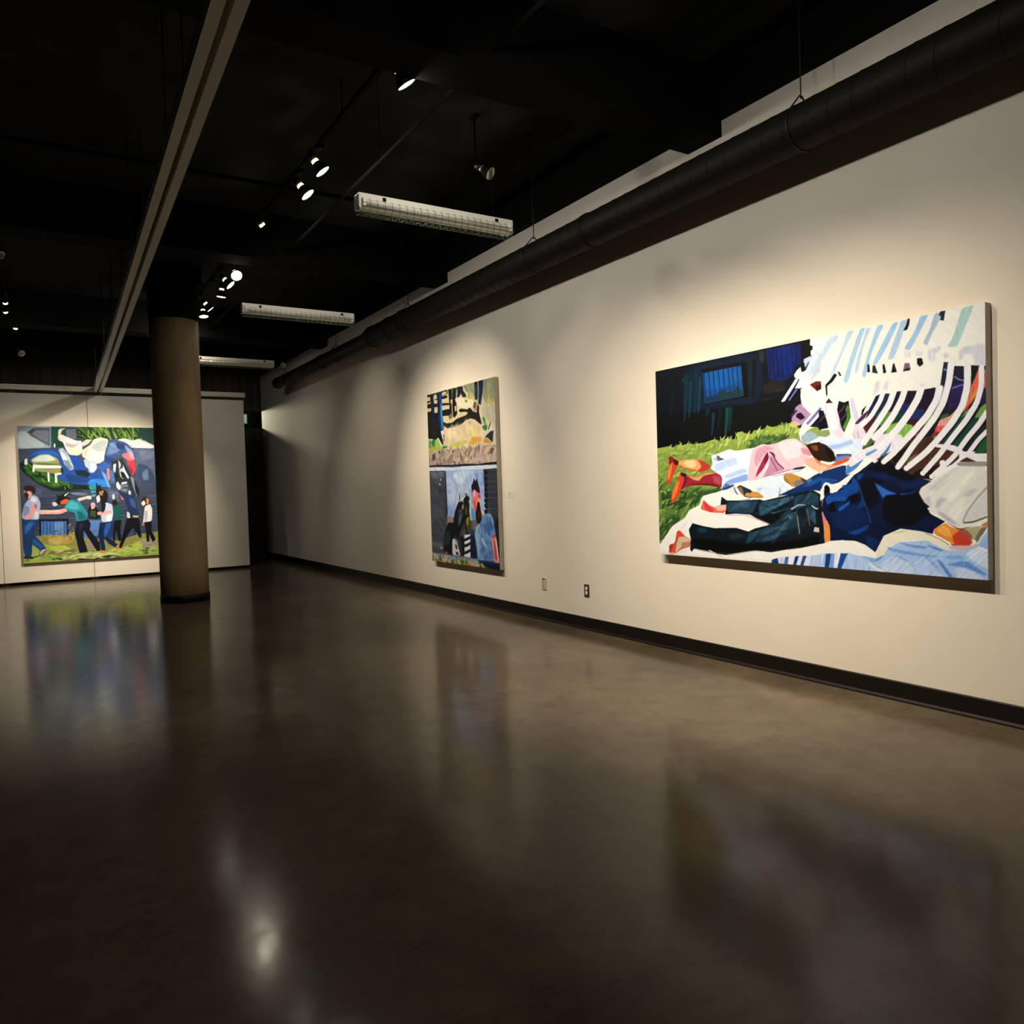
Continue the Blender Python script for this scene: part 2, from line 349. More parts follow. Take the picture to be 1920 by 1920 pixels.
# left track, towards the wide painting on the panels
spotlight((-.16, 9.36, ZL), (.5, 8.6, 2.5), 'unlit spotlight highest on the left track', G2, 0, lit=False)
spotlight((-.163, 11.83, ZL), (.4, YP, 1.3), 'upper lit spotlight of the pair at the left edge', G2, 110, 60, lens='bulb_soft')
spotlight((-.152, 12.39, ZL), (1.3, YP, 1.3), 'lower lit spotlight of the pair at the left edge', G2, 110, 60, lens='bulb_soft')
spotlight((-.096, 13.60, ZL), (-.2, YP, 1.0), 'lit spotlight closest to the wall panels on the left track', G2, 60, 70, lens='bulb_soft')
spotlight((-.03, 14.5, 3.72), (.5, 13.6, 3.0), 'unlit spotlight right above the wall panels, lowest on the left track', G2, 0, lit=False)
# stray unlit heads
spotlight((3.22, 5.33, 3.86), (3.5, 4.9, 3.5), 'unlit spotlight by the black duct, near the top edge of the photo', 'stray unlit spotlights', 0, lit=False, hang=ZC)
spotlight((3.84, 13.6, 3.62), (3.5, 13.0, 3.3), 'small unlit spotlight beyond the farthest fluorescent fixture, beside the duct', 'stray unlit spotlights', 0, lit=False, hang=ZC)

# ------------------------------------------------------------------ far end: exit sign and wall lamp
t = empty('exit_sign', (3.80, 17.0, 2.90), 'small pale green lit sign peeping out beyond the right end of the wall panels', 'sign')
MB().box(3.62, 3.985, 17.0, 17.06, 2.90, 3.115, .006).build('sign_box', M['white_metal'], t)
MB().box(3.635, 3.97, 16.996, 17.0, 2.915, 3.10).build('sign_face', M['sign'], t)
MB().tube([(3.80, 17.03, 3.11), (3.80, 17.03, ZC)], .01, 8).build('stem', M['steel'], t)
LP = Vector((3.74, 19.75, 3.31))
t = empty('passage_lamp', LP, 'lamp in the passage behind the back wall, seen only by its greenish wedge of light', 'lamp')
MB().lathe([(0, .02), (.02, .05), (.07, .065), (.12, .05), (.14, .02)], LP + Vector((0, 0, -.02)), (0, 0, 1), 24).build('globe', M['sign'], t, True)
MB().tube([LP + Vector((0, 0, .11)), (LP.x, LP.y, ZC)], .008, 8).build('stem', M['steel'], t)
ld = bpy.data.lights.new('beam', 'SPOT'); ld.energy = 340; ld.color = (1, .96, .66); ld.spot_size = math.radians(60); ld.spot_blend = .6; ld.shadow_soft_size = .12
lo = bpy.data.objects.new('beam', ld); COL.objects.link(lo); lo.parent = t; lo.location = (0, -.09, 0)
lo.rotation_euler = (Vector((4.20, YB, 3.0)) - LP).to_track_quat('-Z', 'Y').to_euler()

# ------------------------------------------------------------------ outlets and label on the right wall
def plate(y, z, w_, h_, m_, name, label, cat, kind):
    t = empty(name, (XW, y, z), label, cat)
    MB().box(XW-.007, XW, y-w_/2, y+w_/2, z-h_/2, z+h_/2, .003).build('cover_plate', m_, t)
    if kind == 'duplex':
        for s in (-1, 1):
            r = MB().lathe([(0, .0175), (.004, .0175), (.005, .016)], (XW-.006, y, z+s*.0215), (-1, 0, 0), 20).build('receptacle', M['rec'], t)
            for q in (-1, 1): MB().box(XW-.0125, XW-.011, y+q*.006-.0012, y+q*.006+.0012, z+s*.0215-.001, z+s*.0215+.008).build('slot', M['slot'], r)
        MB().lathe([(0, .003), (.002, .003)], (XW-.007, y, z), (-1, 0, 0), 10).build('screw', M['rec'], t)
    elif kind == 'data':
        MB().box(XW-.0085, XW-.007, y-w_*.3, y+w_*.3, z+h_*.34, z+h_*.44).build('label_strip', M['slot'], t)
        for s in (-.24, 0, .2): MB().box(XW-.010, XW-.006, y+.006, y+.020, z+s*h_-.006, z+s*h_+.006).build('jack', M['slot'], t)
        MB().box(XW-.009, XW-.007, y-w_*.36, y+w_*.36, z-h_*.32, z+h_*.26).build('insert', M['ivory'], t)
plate(6.48, .372, .078, .122, M['ivory'], 'data_outlet', 'ivory outlet plate with small jacks, under the gap between the two wall paintings', 'outlet', 'data')
plate(5.77, .370, .074, .118, M['brown'], 'power_outlet', 'dark brown outlet plate with two pale sockets, left of the large reclining painting', 'outlet', 'duplex')
plate(14.41, .415, .074, .118, M['wall'], 'power_outlet', 'tiny wall-coloured outlet far down the right wall in the dim light', 'outlet', 'duplex')
t = empty('wall_label', (XW, 7.07, 1.29), 'small pale label card right of the tall two-part painting', 'label')
MB().box(XW-.003, XW, 7.005, 7.135, 1.255, 1.325).build('card', M['card'], t)
for k, (a, b_) in enumerate(((7.125, 7.06), (7.125, 7.035), (7.125, 7.075))):
    MB().box(XW-.0036, XW-.003, b_, a, 1.305-.016*k, 1.310-.016*k).build('print_line', M['ink'], t)

# ------------------------------------------------------------------ paintings

# ---------- paint core: polygons of oil paint -> colours of a fine canvas mesh ----------
class Canvas:
    def __init__(s, wmm, hmm, nx, ny, base, seed):
        s.w, s.h, s.nx, s.ny = wmm, hmm, nx, ny
        s.img = np.ones((ny, nx, 3)) * np.array(s.col(base))
        s.rng = np.random.default_rng(seed)
        s.st = []
        for dx, dy in ((1, 0), (1, 1), (0, 1), (1, -1)):
            n = s.rng.standard_normal((ny, nx)); a = np.zeros_like(n)
            for k in range(-7, 8): a += np.roll(np.roll(n, k*dx, 1), k*dy, 0)
            a = a + np.roll(a, 1, 0) * .6 + np.roll(a, 1, 1) * .6
            s.st.append(a / a.std())
    @staticmethod
    def col(h): return [int(h[i:i+2], 16) / 255 for i in (0, 2, 4)]
    @staticmethod
    def smooth(p, n):
        for _ in range(n):
            q = np.roll(p, -1, 0)
            p = np.stack([.86*p + .14*q, .14*p + .86*q], 1).reshape(-1, 2)
        return p
    def fill(s, c, pts, sm=0, amp=.05, ori=1, soft=0, alpha=1.0):
        p = np.array(pts, float).reshape(-1, 2)
        if sm: p = s.smooth(p, sm)
        p = p * [(s.nx-1) / s.w, (s.ny-1) / s.h]
        m = 2 + 2*soft
        x0, y0 = np.floor(p.min(0)).astype(int) - m; x1, y1 = np.ceil(p.max(0)).astype(int) + m + 1
        x0, y0, x1, y1 = max(x0, 0), max(y0, 0), min(x1, s.nx), min(y1, s.ny)
        if x1 <= x0 or y1 <= y0: return
        cov = np.zeros((y1-y0, x1-x0))
        q = np.roll(p, -1, 0)
        for oy in (-.25, .25):
            Y = np.arange(y0, y1) + oy
            for ox in (-.25, .25):
                X = np.arange(x0, x1) + ox
                ins = np.zeros(cov.shape, bool)
                for (ax, ay), (bx, by) in zip(p, q):
                    if ay == by: continue
                    r = (Y < ay) != (Y < by)
                    if not r.any(): continue
                    xi = ax + (Y[r] - ay) * (bx - ax) / (by - ay)
                    ins[r] ^= X[None, :] < xi[:, None]
                cov += ins * .25
        for _ in range(soft):
            cov = (cov + np.roll(cov, 1, 0) + np.roll(cov, -1, 0)) / 3
            cov = (cov + np.roll(cov, 1, 1) + np.roll(cov, -1, 1)) / 3
        cov *= alpha
        k = np.array(s.col(c))
        n = s.st[ori][y0:y1, x0:x1, None] * amp * .4
        tint = np.clip(k * (1 + n) + n * .025, 0, 1)
        t = s.img[y0:y1, x0:x1]
        s.img[y0:y1, x0:x1] = t + (tint - t) * cov[..., None]
    def tufts(s, cols, region, n, length, ang, width, amp=.05, spread=.35, alpha=1.0):
        """short brush strokes scattered inside a region"""
        p = np.array(region, float).reshape(-1, 2); q = np.roll(p, -1, 0)
        lo, hi = p.min(0), p.max(0); done = 0
        while done < n:
            c = lo + s.rng.random(2) * (hi - lo); ins = False
            for (ax, ay), (bx, by) in zip(p, q):
                if (ay > c[1]) != (by > c[1]) and c[0] < ax + (c[1]-ay) * (bx-ax) / (by-ay): ins = not ins
            done += 1
            if not ins: continue
            a = np.radians(ang) + s.rng.normal() * spread; L = length * (.5 + s.rng.random()); w = width * (.5 + s.rng.random())
            d = np.array([np.cos(a), np.sin(a)]); e = np.array([-d[1], d[0]])
            s.fill(cols[s.rng.integers(len(cols))], np.array([c - d*L/2, c + e*w/2, c + d*L/2, c - e*w/2]), 1, amp, 1, 0 if alpha == 1 else 1, alpha)

# colours laid down shape by shape, coordinates in millimetres from the upper left corner of each canvas

cv = cv_big = Canvas(2544, 1480, 760, 460, 'f8f1e0', 1)
def F(c, pts, *a): cv.fill(c, [float(v) for v in pts.split()], *a)
def T(cols, pts, *a): cv.tufts(cols.split(), [float(v) for v in pts.split()], *a)
F('050a14', '-10 -7 1472 -3 1541 4 1527 718 -36 620', 0, 0.3, 2)
F('04172a', '318 20 1058 4 1083 285 984 388 516 351 304 400', 1, 0.3, 2, 6)
F('030608', '8 335 571 378 750 363 1308 374 1300 704 -4 622', 1, 0.3, 2, 5)
F('062a30', '326 70 318 252 303 435 322 437 347 256 364 76', 1, 0.2, 2, 1)
F('07303a', '372 126 366 265 353 404 372 407 395 269 411 132', 1, 0.2, 2, 1)
F('062531', '433 51 426 213 412 375 431 378 454 217 470 57', 1, 0.2, 2, 1)
F('083238', '469 104 463 245 450 386 468 388 491 249 506 110', 1, 0.2, 2, 1)
F('062b33', '598 387 594 475 583 562 601 565 621 479 634 392', 1, 0.2, 2, 1)
F('0a4038', '732 367 728 470 717 573 735 575 754 474 767 372', 1, 0.2, 2, 1)
F('062a30', '767 364 764 453 753 542 770 545 789 457 802 369', 1, 0.2, 2, 1)
F('05161e', '172 170 166 278 153 385 173 388 197 282 212 176', 1, 0.2, 2, 1)
F('081f24', '961 38 957 153 947 267 963 270 981 158 993 45', 1, 0.2, 2, 1)
F('0a2f22', '296 91 295 108 285 125 302 134 322 120 334 103', 1, 0.2, 2, 1)
F('06202c', '544 352 543 379 534 406 551 412 569 387 581 360', 1, 0.2, 2, 1)
F('05090c', '993 50 989 193 978 336 994 338 1013 197 1025 56', 1, 0.2, 2, 1)
F('04141c', '662 366 659 440 648 513 666 516 685 444 697 371', 1, 0.2, 2, 1)
F('232824', '1042 11 1090 9 1095 92 1056 92', 1, 0.2, 1, 2)
F('1c1a14', '1076 246 1162 226 1266 253 1258 313 1082 310', 1, 0.3, 0, 3)
F('2a261c', '1114 311 1184 301 1266 296 1265 289 1182 294 1112 305', 0, 0.04)
F('1f2420', '1034 351 1105 350 1159 350 1158 345 1104 345 1033 346', 0, 0.04)
F('020304', '503 54 936 64 950 317 540 333', 0, 0.2)
F('0b4580', '514 87 886 85 903 301 531 319', 0, 0.2, 2)
F('0c549a', '525 86 881 88 883 195 754 217 576 221 527 188', 1, 0.15, 2, 3)
F('062c55', '519 85 527 187 537 317 550 318 540 188 532 86', 0, 0.1, 2)
F('062c55', '570 84 577 186 588 315 600 316 590 187 582 85', 0, 0.1, 2)
F('062c55', '615 84 623 185 633 313 646 314 635 186 628 85', 0, 0.1, 2)
F('062c55', '664 84 672 184 682 312 695 312 684 185 677 85', 0, 0.1, 2)
F('062c55', '713 84 721 183 731 310 743 310 733 184 725 85', 0, 0.1, 2)
F('062c55', '759 84 767 183 777 308 789 309 779 183 771 85', 0, 0.1, 2)
F('062c55', '800 84 807 182 817 307 829 307 819 183 812 85', 0, 0.1, 2)
F('062c55', '842 83 849 181 859 305 871 306 861 182 854 84', 0, 0.1, 2)
F('122f36', '656 252 710 232 753 257 805 250 848 229 897 262 905 303 646 314', 1, 0.3, 2, 2)
F('0a2a44', '533 271 665 266 663 316 536 319', 1, 0.2, 2, 2)
F('10202c', '555 336 752 330 946 326 945 319 750 322 553 327', 0, 0.04)
F('071a52', '1105 12 1388 12 1396 145 1342 160 1326 212 1267 241 1214 240 1131 216', 0, 0.3, 2)
F('08206a', '1205 16 1345 16 1342 160 1312 204 1253 202 1202 115', 1, 0.25, 2, 3)
F('050d2c', '1125 18 1130 104 1137 211 1144 211 1137 104 1132 19', 0, 0.1, 2)
F('050d2c', '1159 18 1165 109 1171 216 1178 216 1172 110 1166 19', 0, 0.1, 2)
F('050d2c', '1194 18 1199 114 1206 220 1212 221 1206 115 1200 19', 0, 0.1, 2)
F('050d2c', '1231 19 1236 120 1243 225 1250 226 1243 121 1238 19', 0, 0.1, 2)
F('050d2c', '1272 19 1277 126 1284 231 1290 231 1284 127 1279 20', 0, 0.1, 2)
F('050d2c', '1313 19 1317 133 1324 237 1330 237 1324 133 1319 20', 0, 0.1, 2)
F('050d2c', '1349 19 1353 138 1360 241 1366 242 1360 139 1355 20', 0, 0.1, 2)
F('040506', '1388 6 1465 -1 1490 159 1398 205 1341 208 1399 157', 1, 0.2)
F('9aac47', '-4 622 155 610 175 625 257 603 276 620 384 611 470 617 555 602 619 590 681 612 752 584 768 617 839 609 845 557 881 553 930 580 969 575 988 555 1076 553 1104 532 1154 545 1215 536 1252 548 1262 527 1289 543 1303 519 1340 548 1376 578 1390 563 1495 568 1533 594 1529 754 -5 667', 0, 0.1, 3)
F('84983f', '-49 670 122 654 375 613 743 604 1229 596 1529 607 1527 714 826 696 595 778 697 965 495 1010 454 1080 296 1180 151 1248 -48 1449', 1, 0.12, 3)
F('3c5a2c', '911 672 962 618 1075 601 1214 593 1273 628 1227 650 1135 668 1033 687', 1, 0.15, 3, 2)
F('5d7a33', '5 945 92 880 285 922 421 953 661 958 495 1010 416 1080 276 1181 88 1272 2 1417', 1, 0.15, 3, 3)
F('2c4a22', '11 1199 154 1167 276 1181 151 1248 86 1316 -47 1434 -38 1199', 1, 0.2, 3, 2)
F('2f4c25', '25 990 100 947 189 1050 321 1015 455 1052 338 1094 158 1079 52 1094', 1, 0.2, 3, 2)
F('344f26', '361 987 661 958 697 969 495 1010 281 1044', 1, 0.2, 3, 2)
T('b4bf55 c3c96a 8da243 a0b04c 6f8b3a', '123 622 564 603 846 583 996 556 1304 539 1375 593 1273 616 1074 607 827 667', 220, 70, -60, 16, 0.05, 0.5)
T('8fa546 a3b350 72903c 5c7d33 b7c164', '5 677 374 620 597 696 576 777 501 815 265 921 103 873 17 915', 200, 90, -20, 16, 0.05, 0.5)
T('2f4f26 4e7030 7d993f 3c5f2a 8fa648 21391c', '7 900 165 882 363 952 679 958 475 1024 435 1080 296 1180 151 1248 8 1409', 240, 110, -30, 18, 0.05, 0.5)
T('2d4a26 476a30 5e7f38 3a5a2a', '927 673 995 607 1214 593 1273 622 1151 663', 60, 70, -40, 16, 0.05, 0.4)
F('b3bd5c', '156 633 164 602 175 606 176 603 156 598 142 630', 1, 0.04)
F('b3bd5c', '757 616 754 581 764 588 766 586 747 578 745 616', 1, 0.04)
F('b3bd5c', '848 613 846 554 854 565 857 563 838 553 836 612', 1, 0.04)
F('b3bd5c', '1269 547 1263 524 1274 531 1276 529 1257 521 1258 547', 1, 0.04)
F('b3bd5c', '275 633 307 616 380 611 379 608 305 610 267 624', 1, 0.04)
F('b3bd5c', '433 626 489 623 526 629 526 626 489 617 431 617', 1, 0.04)
F('b3bd5c', '1109 541 1110 530 1114 535 1117 534 1106 525 1098 538', 1, 0.04)
F('f8f1e0', '1465 -10 1705 2 1978 8 2280 1 2547 -2 2550 782 1486 715 1462 511 1381 322 1468 215', 0, 0.02)
F('f8f1e0', '1462 -1 1459 39 1482 51 1479 75 1465 74 1477 110 1492 130 1484 158 1451 189 1412 202 1392 204 1385 170 1357 187 1333 215 1340 234 1377 250 1339 304 1382 309 1393 300 1385 329 1380 358 1388 413 1415 466 1450 486 1391 546 1361 600 1374 651 1402 669 1444 683 1535 636 1547 5', 0, 0.02)
F('040405', '1452 -7 1464 -1 1460 39 1482 50 1478 76 1465 73 1450 46')
F('050506', '1407 110 1456 99 1488 119 1484 153 1428 192 1389 206 1412 147', 1)
F('c3d0e6', '1411 123 1462 110 1475 127 1471 142 1446 146 1421 179 1416 148 1410 141')
F('d9dcec', '1347 238 1369 249 1256 379 1230 384 1228 374')
F('7b70b8', '1346 309 1359 314 1293 382 1286 375')
F('f3e3d8', '1390 329 1424 316 1445 336 1449 438 1421 471 1393 426', 1, 0.05, 1, 2)
F('d9e0e2', '1477 98 1526 59 1539 73 1538 131 1496 195 1453 248 1411 266 1389 281 1404 235', 1, 0.05, 1, 2)
F('cfc6cf', '1489 194 1537 166 1536 219 1488 259 1453 284', 1, 0.05, 1, 2)
F('6a2418', '1452 294 1501 278 1539 284 1538 333 1507 344')
F('34100e', '1494 313 1538 301 1538 333 1510 343')
F('b08aac', '1343 427 1379 410 1459 487 1391 546 1348 543 1305 508')
F('e0b090', '1312 515 1348 524 1391 548 1340 557 1304 526', 1, 0.05, 1, 1)
F('21081c', '1349 473 1378 467 1394 480 1414 506 1377 518 1342 493')
F('3c2740', '1311 492 1341 467 1356 453 1344 444 1329 457 1299 482', 0, 0.04)
F('f4efe6', '1469 482 1532 447 1535 483 1440 557 1375 605 1361 600')
F('6e66a8', '1529 448 1476 495 1419 544 1433 555 1490 507 1542 459', 0, 0.04, 1, 1)
F('120c26', '1447 569 1534 494 1532 618 1495 573')
F('8fa04e', '1425 591 1495 568 1532 600 1532 636 1445 641 1396 625', 1, 0.1, 3)
F('9db4c0', '1375 624 1446 593 1515 634 1472 679 1388 667', 1, 0.05, 1, 1)
F('f6f0e4', '1445 665 1532 636 1531 671 1465 684')
F('c4d6dd', '1607 16 1685 10 1599 95 1544 162 1453 248 1447 212 1538 108', 1, 0.05, 2, 1)
F('c0d3dc', '1733 0 1782 4 1729 77 1680 163 1639 240 1599 295 1603 263 1630 204 1683 123', 1, 0.05, 2)
F('aecbdb', '1821 0 1854 2 1817 87 1766 213 1733 310 1713 320 1698 302 1740 186 1793 55', 1, 0.05, 2)
F('b9cfe0', '1860 7 1893 5 1847 92 1814 198 1795 268 1776 268 1796 173 1828 100', 1, 0.05, 2, 1)
F('a7c8dc', '1932 4 1974 6 1932 80 1889 166 1851 298 1831 300 1825 283 1857 188 1895 90', 1, 0.05, 2)
F('a5c9e2', '2031 9 2064 7 2030 74 1978 159 1924 233 1896 234 1911 197 1977 89', 1, 0.05, 2)
F('b3cde0', '2076 7 2117 4 2081 105 2052 177 2023 221 1992 216 2029 125 2069 36', 1, 0.05, 2)
F('9fc5dc', '2193 4 2242 3 2223 35 2179 109 2130 185 2094 170 2146 103 2179 42', 1, 0.05, 2)
F('b0bfcc', '2275 5 2307 4 2301 51 2254 123 2232 177 2206 158 2248 86', 1, 0.05, 2)
F('b2d2c6', '2426 6 2489 3 2455 81 2416 168 2396 210 2340 203 2375 155 2400 80', 1, 0.05, 2)
F('d8d6d6', '2407 231 2434 216 2546 219 2547 335 2491 325 2480 263 2439 256 2404 298', 1, 0.05, 2, 2)
F('dcd8d8', '2233 202 2309 189 2310 207 2275 229 2272 271 2235 255', 1, 0.05, 2, 2)
F('dad4d6', '2323 232 2350 236 2349 262 2324 264', 1, 0.05, 2, 1)
F('e2dcda', '2165 190 2211 213 2204 224 2166 223', 1, 0.05, 2, 1)
F('e6e0dc', '2096 179 2139 196 2136 227 2098 227', 1, 0.05, 2, 1)
F('e0d6d6', '1909 345 1945 328 1938 387 1890 430', 1, 0.05, 2, 2)
F('e2d8da', '1974 342 2009 336 1985 398 1950 415', 1, 0.05, 2, 2)
F('dfe3e2', '2186 387 2213 385 2197 430 2170 421', 1, 0.05, 2, 2)
F('d8cfe0', '1742 413 1767 422 1791 514 1815 562 1778 570 1748 470', 1, 0.05, 2, 1)
F('07060a', '2119 1 2132 4 2129 35 2115 66 2091 66 2108 38', 1, 0.12, 2)
F('1d1a35', '2308 -2 2336 1 2326 55 2304 47 2310 27 2299 20', 0, 0.12, 2)
F('07060a', '1863 225 1875 226 1880 269 1872 277 1861 270', 0, 0.12, 2)
F('0d2c30', '1895 238 1912 237 1930 290 1894 280', 0, 0.12, 2)
F('07060a', '1961 240 1973 241 1984 290 1970 296 1962 290', 0, 0.12, 2)
F('07060a', '2026 245 2034 245 2050 298 2014 298', 0, 0.12, 2)
F('7c5872', '2096 255 2126 256 2131 292 2090 288', 0, 0.12, 2)
F('07060a', '2090 288 2133 287 2128 300 2087 300', 0, 0.12, 2)
F('07060a', '2171 238 2200 240 2208 276 2185 288 2170 268', 0, 0.12, 2)
F('07060a', '1659 239 1672 243 1687 269 1672 269', 0, 0.12, 2)
F('07060a', '1636 246 1656 260 1622 298 1584 320 1584 378 1574 383 1568 311 1607 281', 0, 0.12, 2)
F('3a1420', '1593 398 1621 432 1566 427', 0, 0.12, 2)
F('07060a', '1853 472 1842 493 1825 525 1814 529 1822 495', 0, 0.12, 2)
F('150f1e', '1821 596 1890 463 1914 422 1944 414 2014 418 2052 411 2077 414 2121 416 2174 422 2218 419 2271 416 2296 442 2315 368 2322 283 2355 288 2379 314 2433 322 2472 322 2553 338 2550 792 2026 760 1818 736 1851 649', 0, 0.15, 2)
F('10164a', '1937 414 1945 420 1908 488 1866 517 1857 511 1891 464', 1, 0.12, 2)
F('4f2c50', '1877 498 1840 547 1791 582 1768 578 1815 534 1853 507', 1, 0.12, 2)
F('13253c', '1973 424 2016 418 1997 448 1961 493 1913 560 1894 547', 1, 0.12, 2)
F('471a28', '1903 537 1924 583 1876 640 1850 654 1833 614 1814 595 1864 566', 1, 0.12, 2)
F('1f5a40', '1925 522 1966 510 1936 578 1906 570', 1, 0.12, 2)
F('4f8a38', '1966 532 2029 522 2029 565 1958 635 1905 647 1935 600', 1, 0.12, 2)
F('10381f', '1918 599 1971 603 1935 644 1905 642', 1, 0.12, 2)
F('1a2550', '2064 472 2131 490 2119 547 2058 536', 1, 0.12, 2)
F('0c3826', '2018 526 2102 546 2085 587 2040 615 1994 611', 1, 0.12, 2)
F('7fae48', '1988 605 2057 590 2107 600 2073 666 1964 669', 1, 0.12, 2)
F('1b2a5c', '2141 523 2212 531 2184 591 2119 590', 1, 0.12, 2)
F('3b1420', '2119 579 2173 584 2151 630 2107 621', 1, 0.12, 2)
F('86b54a', '2085 598 2146 619 2117 691 2050 686', 1, 0.12, 2)
F('5f8a34', '2206 561 2280 548 2269 614 2200 639 2184 617', 1, 0.12, 2)
F('4d1822', '2162 620 2232 616 2210 666 2183 696 2117 696', 1, 0.12, 2)
F('8a4a52', '2145 664 2216 667 2188 696 2129 686', 1, 0.12, 2)
F('0f1c38', '2322 283 2355 288 2347 357 2326 431 2307 485 2275 553 2248 576 2297 437', 1, 0.12, 2)
F('16142c', '2374 311 2433 321 2432 459 2412 537 2316 572 2337 493', 1, 0.12, 2)
F('261a4a', '2373 416 2428 404 2417 517 2342 555 2347 484', 1, 0.12, 2)
F('2c5a38', '2306 574 2352 566 2336 595 2295 601', 1, 0.12, 2)
F('6f86b0', '2319 324 2332 331 2344 340 2348 334 2335 324 2322 317', 0, 0.04)
F('8a7cc0', '2377 372 2402 393 2430 402 2431 396 2405 387 2382 367', 0, 0.04)
F('7a6cb4', '2367 437 2394 430 2432 422 2430 416 2392 423 2364 430', 0, 0.04)
F('e39a86', '2422 518 2402 581 2351 632 2315 665 2274 646 2295 601 2352 584 2382 559', 1, 0.12, 2)
F('d85a58', '2274 633 2326 635 2356 622 2315 675 2268 702 2237 700 2269 661', 1, 0.12, 2)
F('8a2a30', '2269 661 2305 669 2268 694 2242 695', 1, 0.12, 2)
F('7aa845', '2231 699 2294 684 2315 701 2252 738 2215 724', 1, 0.12, 2)
F('0c0a12', '2467 321 2496 335 2510 351 2486 412 2466 439', 0, 0.12, 2)
F('e0664a', '2508 343 2519 367 2505 446 2477 514 2426 578 2432 544 2452 496 2469 434 2491 388', 1, 0.12, 2)
F('e8863e', '2500 443 2500 472 2471 518 2441 545 2461 497', 1, 0.12, 2)
F('b03a34', '2476 499 2451 551 2424 580 2434 554', 1, 0.12, 2)
F('5c9a48', '2490 530 2451 591 2416 628 2407 602 2436 569', 1, 0.12, 2)
F('0c4430', '2446 580 2401 662 2350 729 2325 747 2299 735 2366 659 2412 597', 1, 0.12, 2)
F('cc5548', '2529 354 2553 360 2553 435 2531 462', 1, 0.12, 2)
F('20183e', '2553 433 2552 528 2509 552 2521 485', 1, 0.12, 2)
F('6f9c48', '2552 527 2552 567 2508 626 2480 619 2490 595 2516 553', 1, 0.12, 2)
F('0d4230', '2509 606 2499 635 2450 691 2410 768 2360 750 2426 674 2475 608', 1, 0.12, 2)
F('0f2c20', '2552 635 2552 674 2498 714 2455 781 2430 780 2474 722 2499 685', 0, 0.12, 2)
F('1c5428', '2552 699 2551 802 2479 798 2517 740', 0, 0.12, 2)
F('4a6a2a', '1905 642 1916 676 1843 741 1819 731 1875 662', 1, 0.12, 2)
F('24120f', '2151 679 2199 671 2139 720 2083 758 2052 756 2112 697', 1, 0.12, 2)
F('3a2018', '2221 712 2281 726 2237 748 2193 765 2155 763', 1, 0.12, 2)
F('3f87ba', '2011 700 1993 747 1972 746', 1, 0.12, 2)
F('0b0710', '1664 423 1701 437 1733 429 1745 532 1698 624 1671 590 1666 537 1650 478', 0, 0.2, 3)
F('4f8230', '1729 446 1744 532 1702 614 1688 590 1721 530 1709 478', 1, 0.12, 2)
F('5a3550', '1661 504 1694 478 1707 456 1699 452 1687 473 1654 498', 0, 0.04)
F('5a3550', '1676 551 1712 520 1732 499 1725 494 1705 515 1670 545', 0, 0.04)
F('0a060e', '1518 466 1552 473 1577 540 1586 587 1515 593', 0, 0.2, 3)
F('4c2a48', '1528 544 1555 517 1575 502 1568 494 1547 510 1519 537', 0, 0.04)
F('8f9a60', '1522 599 1590 596 1599 629 1569 644 1521 635', 1)
F('e6d4dc', '1552 455 1626 434 1657 524 1679 589 1697 631 1677 667 1629 637 1590 582 1571 521', 1, 0.05, 1, 2)
F('f6ece8', '1573 440 1619 439 1644 528 1656 599 1616 607 1584 529', 1, 0.05, 1, 2)
F('ead7de', '1771 580 1815 590 1851 643 1813 696 1769 688 1758 624', 1, 0.05, 1, 1)
F('d9b7c2', '1784 622 1789 655 1783 688 1794 690 1801 656 1795 621', 1, 0.04)
F('d9b7c2', '1754 631 1766 660 1762 687 1771 688 1774 659 1762 629', 1, 0.04)
F('cfe0ee', '1521 635 1569 650 1608 676 1568 697 1521 682', 1)
F('bfd6ea', '1660 703 1744 686 1769 733 1660 738', 1, 0.05, 1, 1)
F('efe2e6', '1917 648 2062 660 2084 688 1969 746 1886 740', 1, 0.05, 1, 1)
F('dfe9f2', '1528 643 1751 660 1838 677 1819 732 1749 773 1743 762 1620 731 1555 680', 1)
F('a9c6e6', '1568 699 1661 693 1751 671 1763 695 1660 722 1607 725', 1, 0.05, 1, 1)
F('fbf4ea', '1627 738 1737 727 1743 762 1633 755', 1)
F('2b4f86', '1633 755 1743 759 1749 779 1646 779', 1)
F('6f7fb0', '1613 772 1737 767 1723 801 1619 807', 1)
F('f8f1e0', '2 1422 86 1318 151 1250 296 1180 339 1123 454 1080 477 1024 495 1010 624 986 732 967 820 921 938 904 1222 869 1413 833 1527 868 1515 1490 1115 1486 -6 1485', 0, 0.02)
F('e3e8ee', '969 951 1067 908 1207 887 1221 919 1295 958 1181 1018 1079 1030 1025 984', 1, 0.05, 1, 2)
F('b9c9e0', '993 964 1066 956 1025 984', 1, 0.05, 1, 1)
F('b7cbe4', '1115 878 1370 844 1399 839 1370 856 1161 886', 1, 0.05, 1, 1)
F('e9e0dc', '732 959 802 941 826 988 885 1015 817 1001 766 987', 1)
F('6f7c9a', '791 952 803 983 824 1007 836 1001 816 978 804 949', 1, 0.04)
F('d04326', '123 694 172 695 243 742 204 811 166 860 135 919 102 906 97 851 130 779', 1)
F('e8823a', '130 779 171 730 157 816 125 888 104 858', 1)
F('4a1414', '171 711 244 735 230 769 190 760', 1)
F('8a1c1c', '133 695 172 697 191 723 149 758 131 750', 1)
F('eea05a', '237 734 331 728 438 729 503 747 578 785 559 812 465 831 368 811 250 787', 1)
F('f6cf92', '302 736 409 734 436 771 387 800 300 772', 1, 0.05, 1, 2)
F('b8392c', '428 730 503 747 578 785 557 812 472 832 435 820 483 794 465 758', 1)
F('c2531f', '251 762 290 786 425 812 482 832 387 814 250 787', 1)
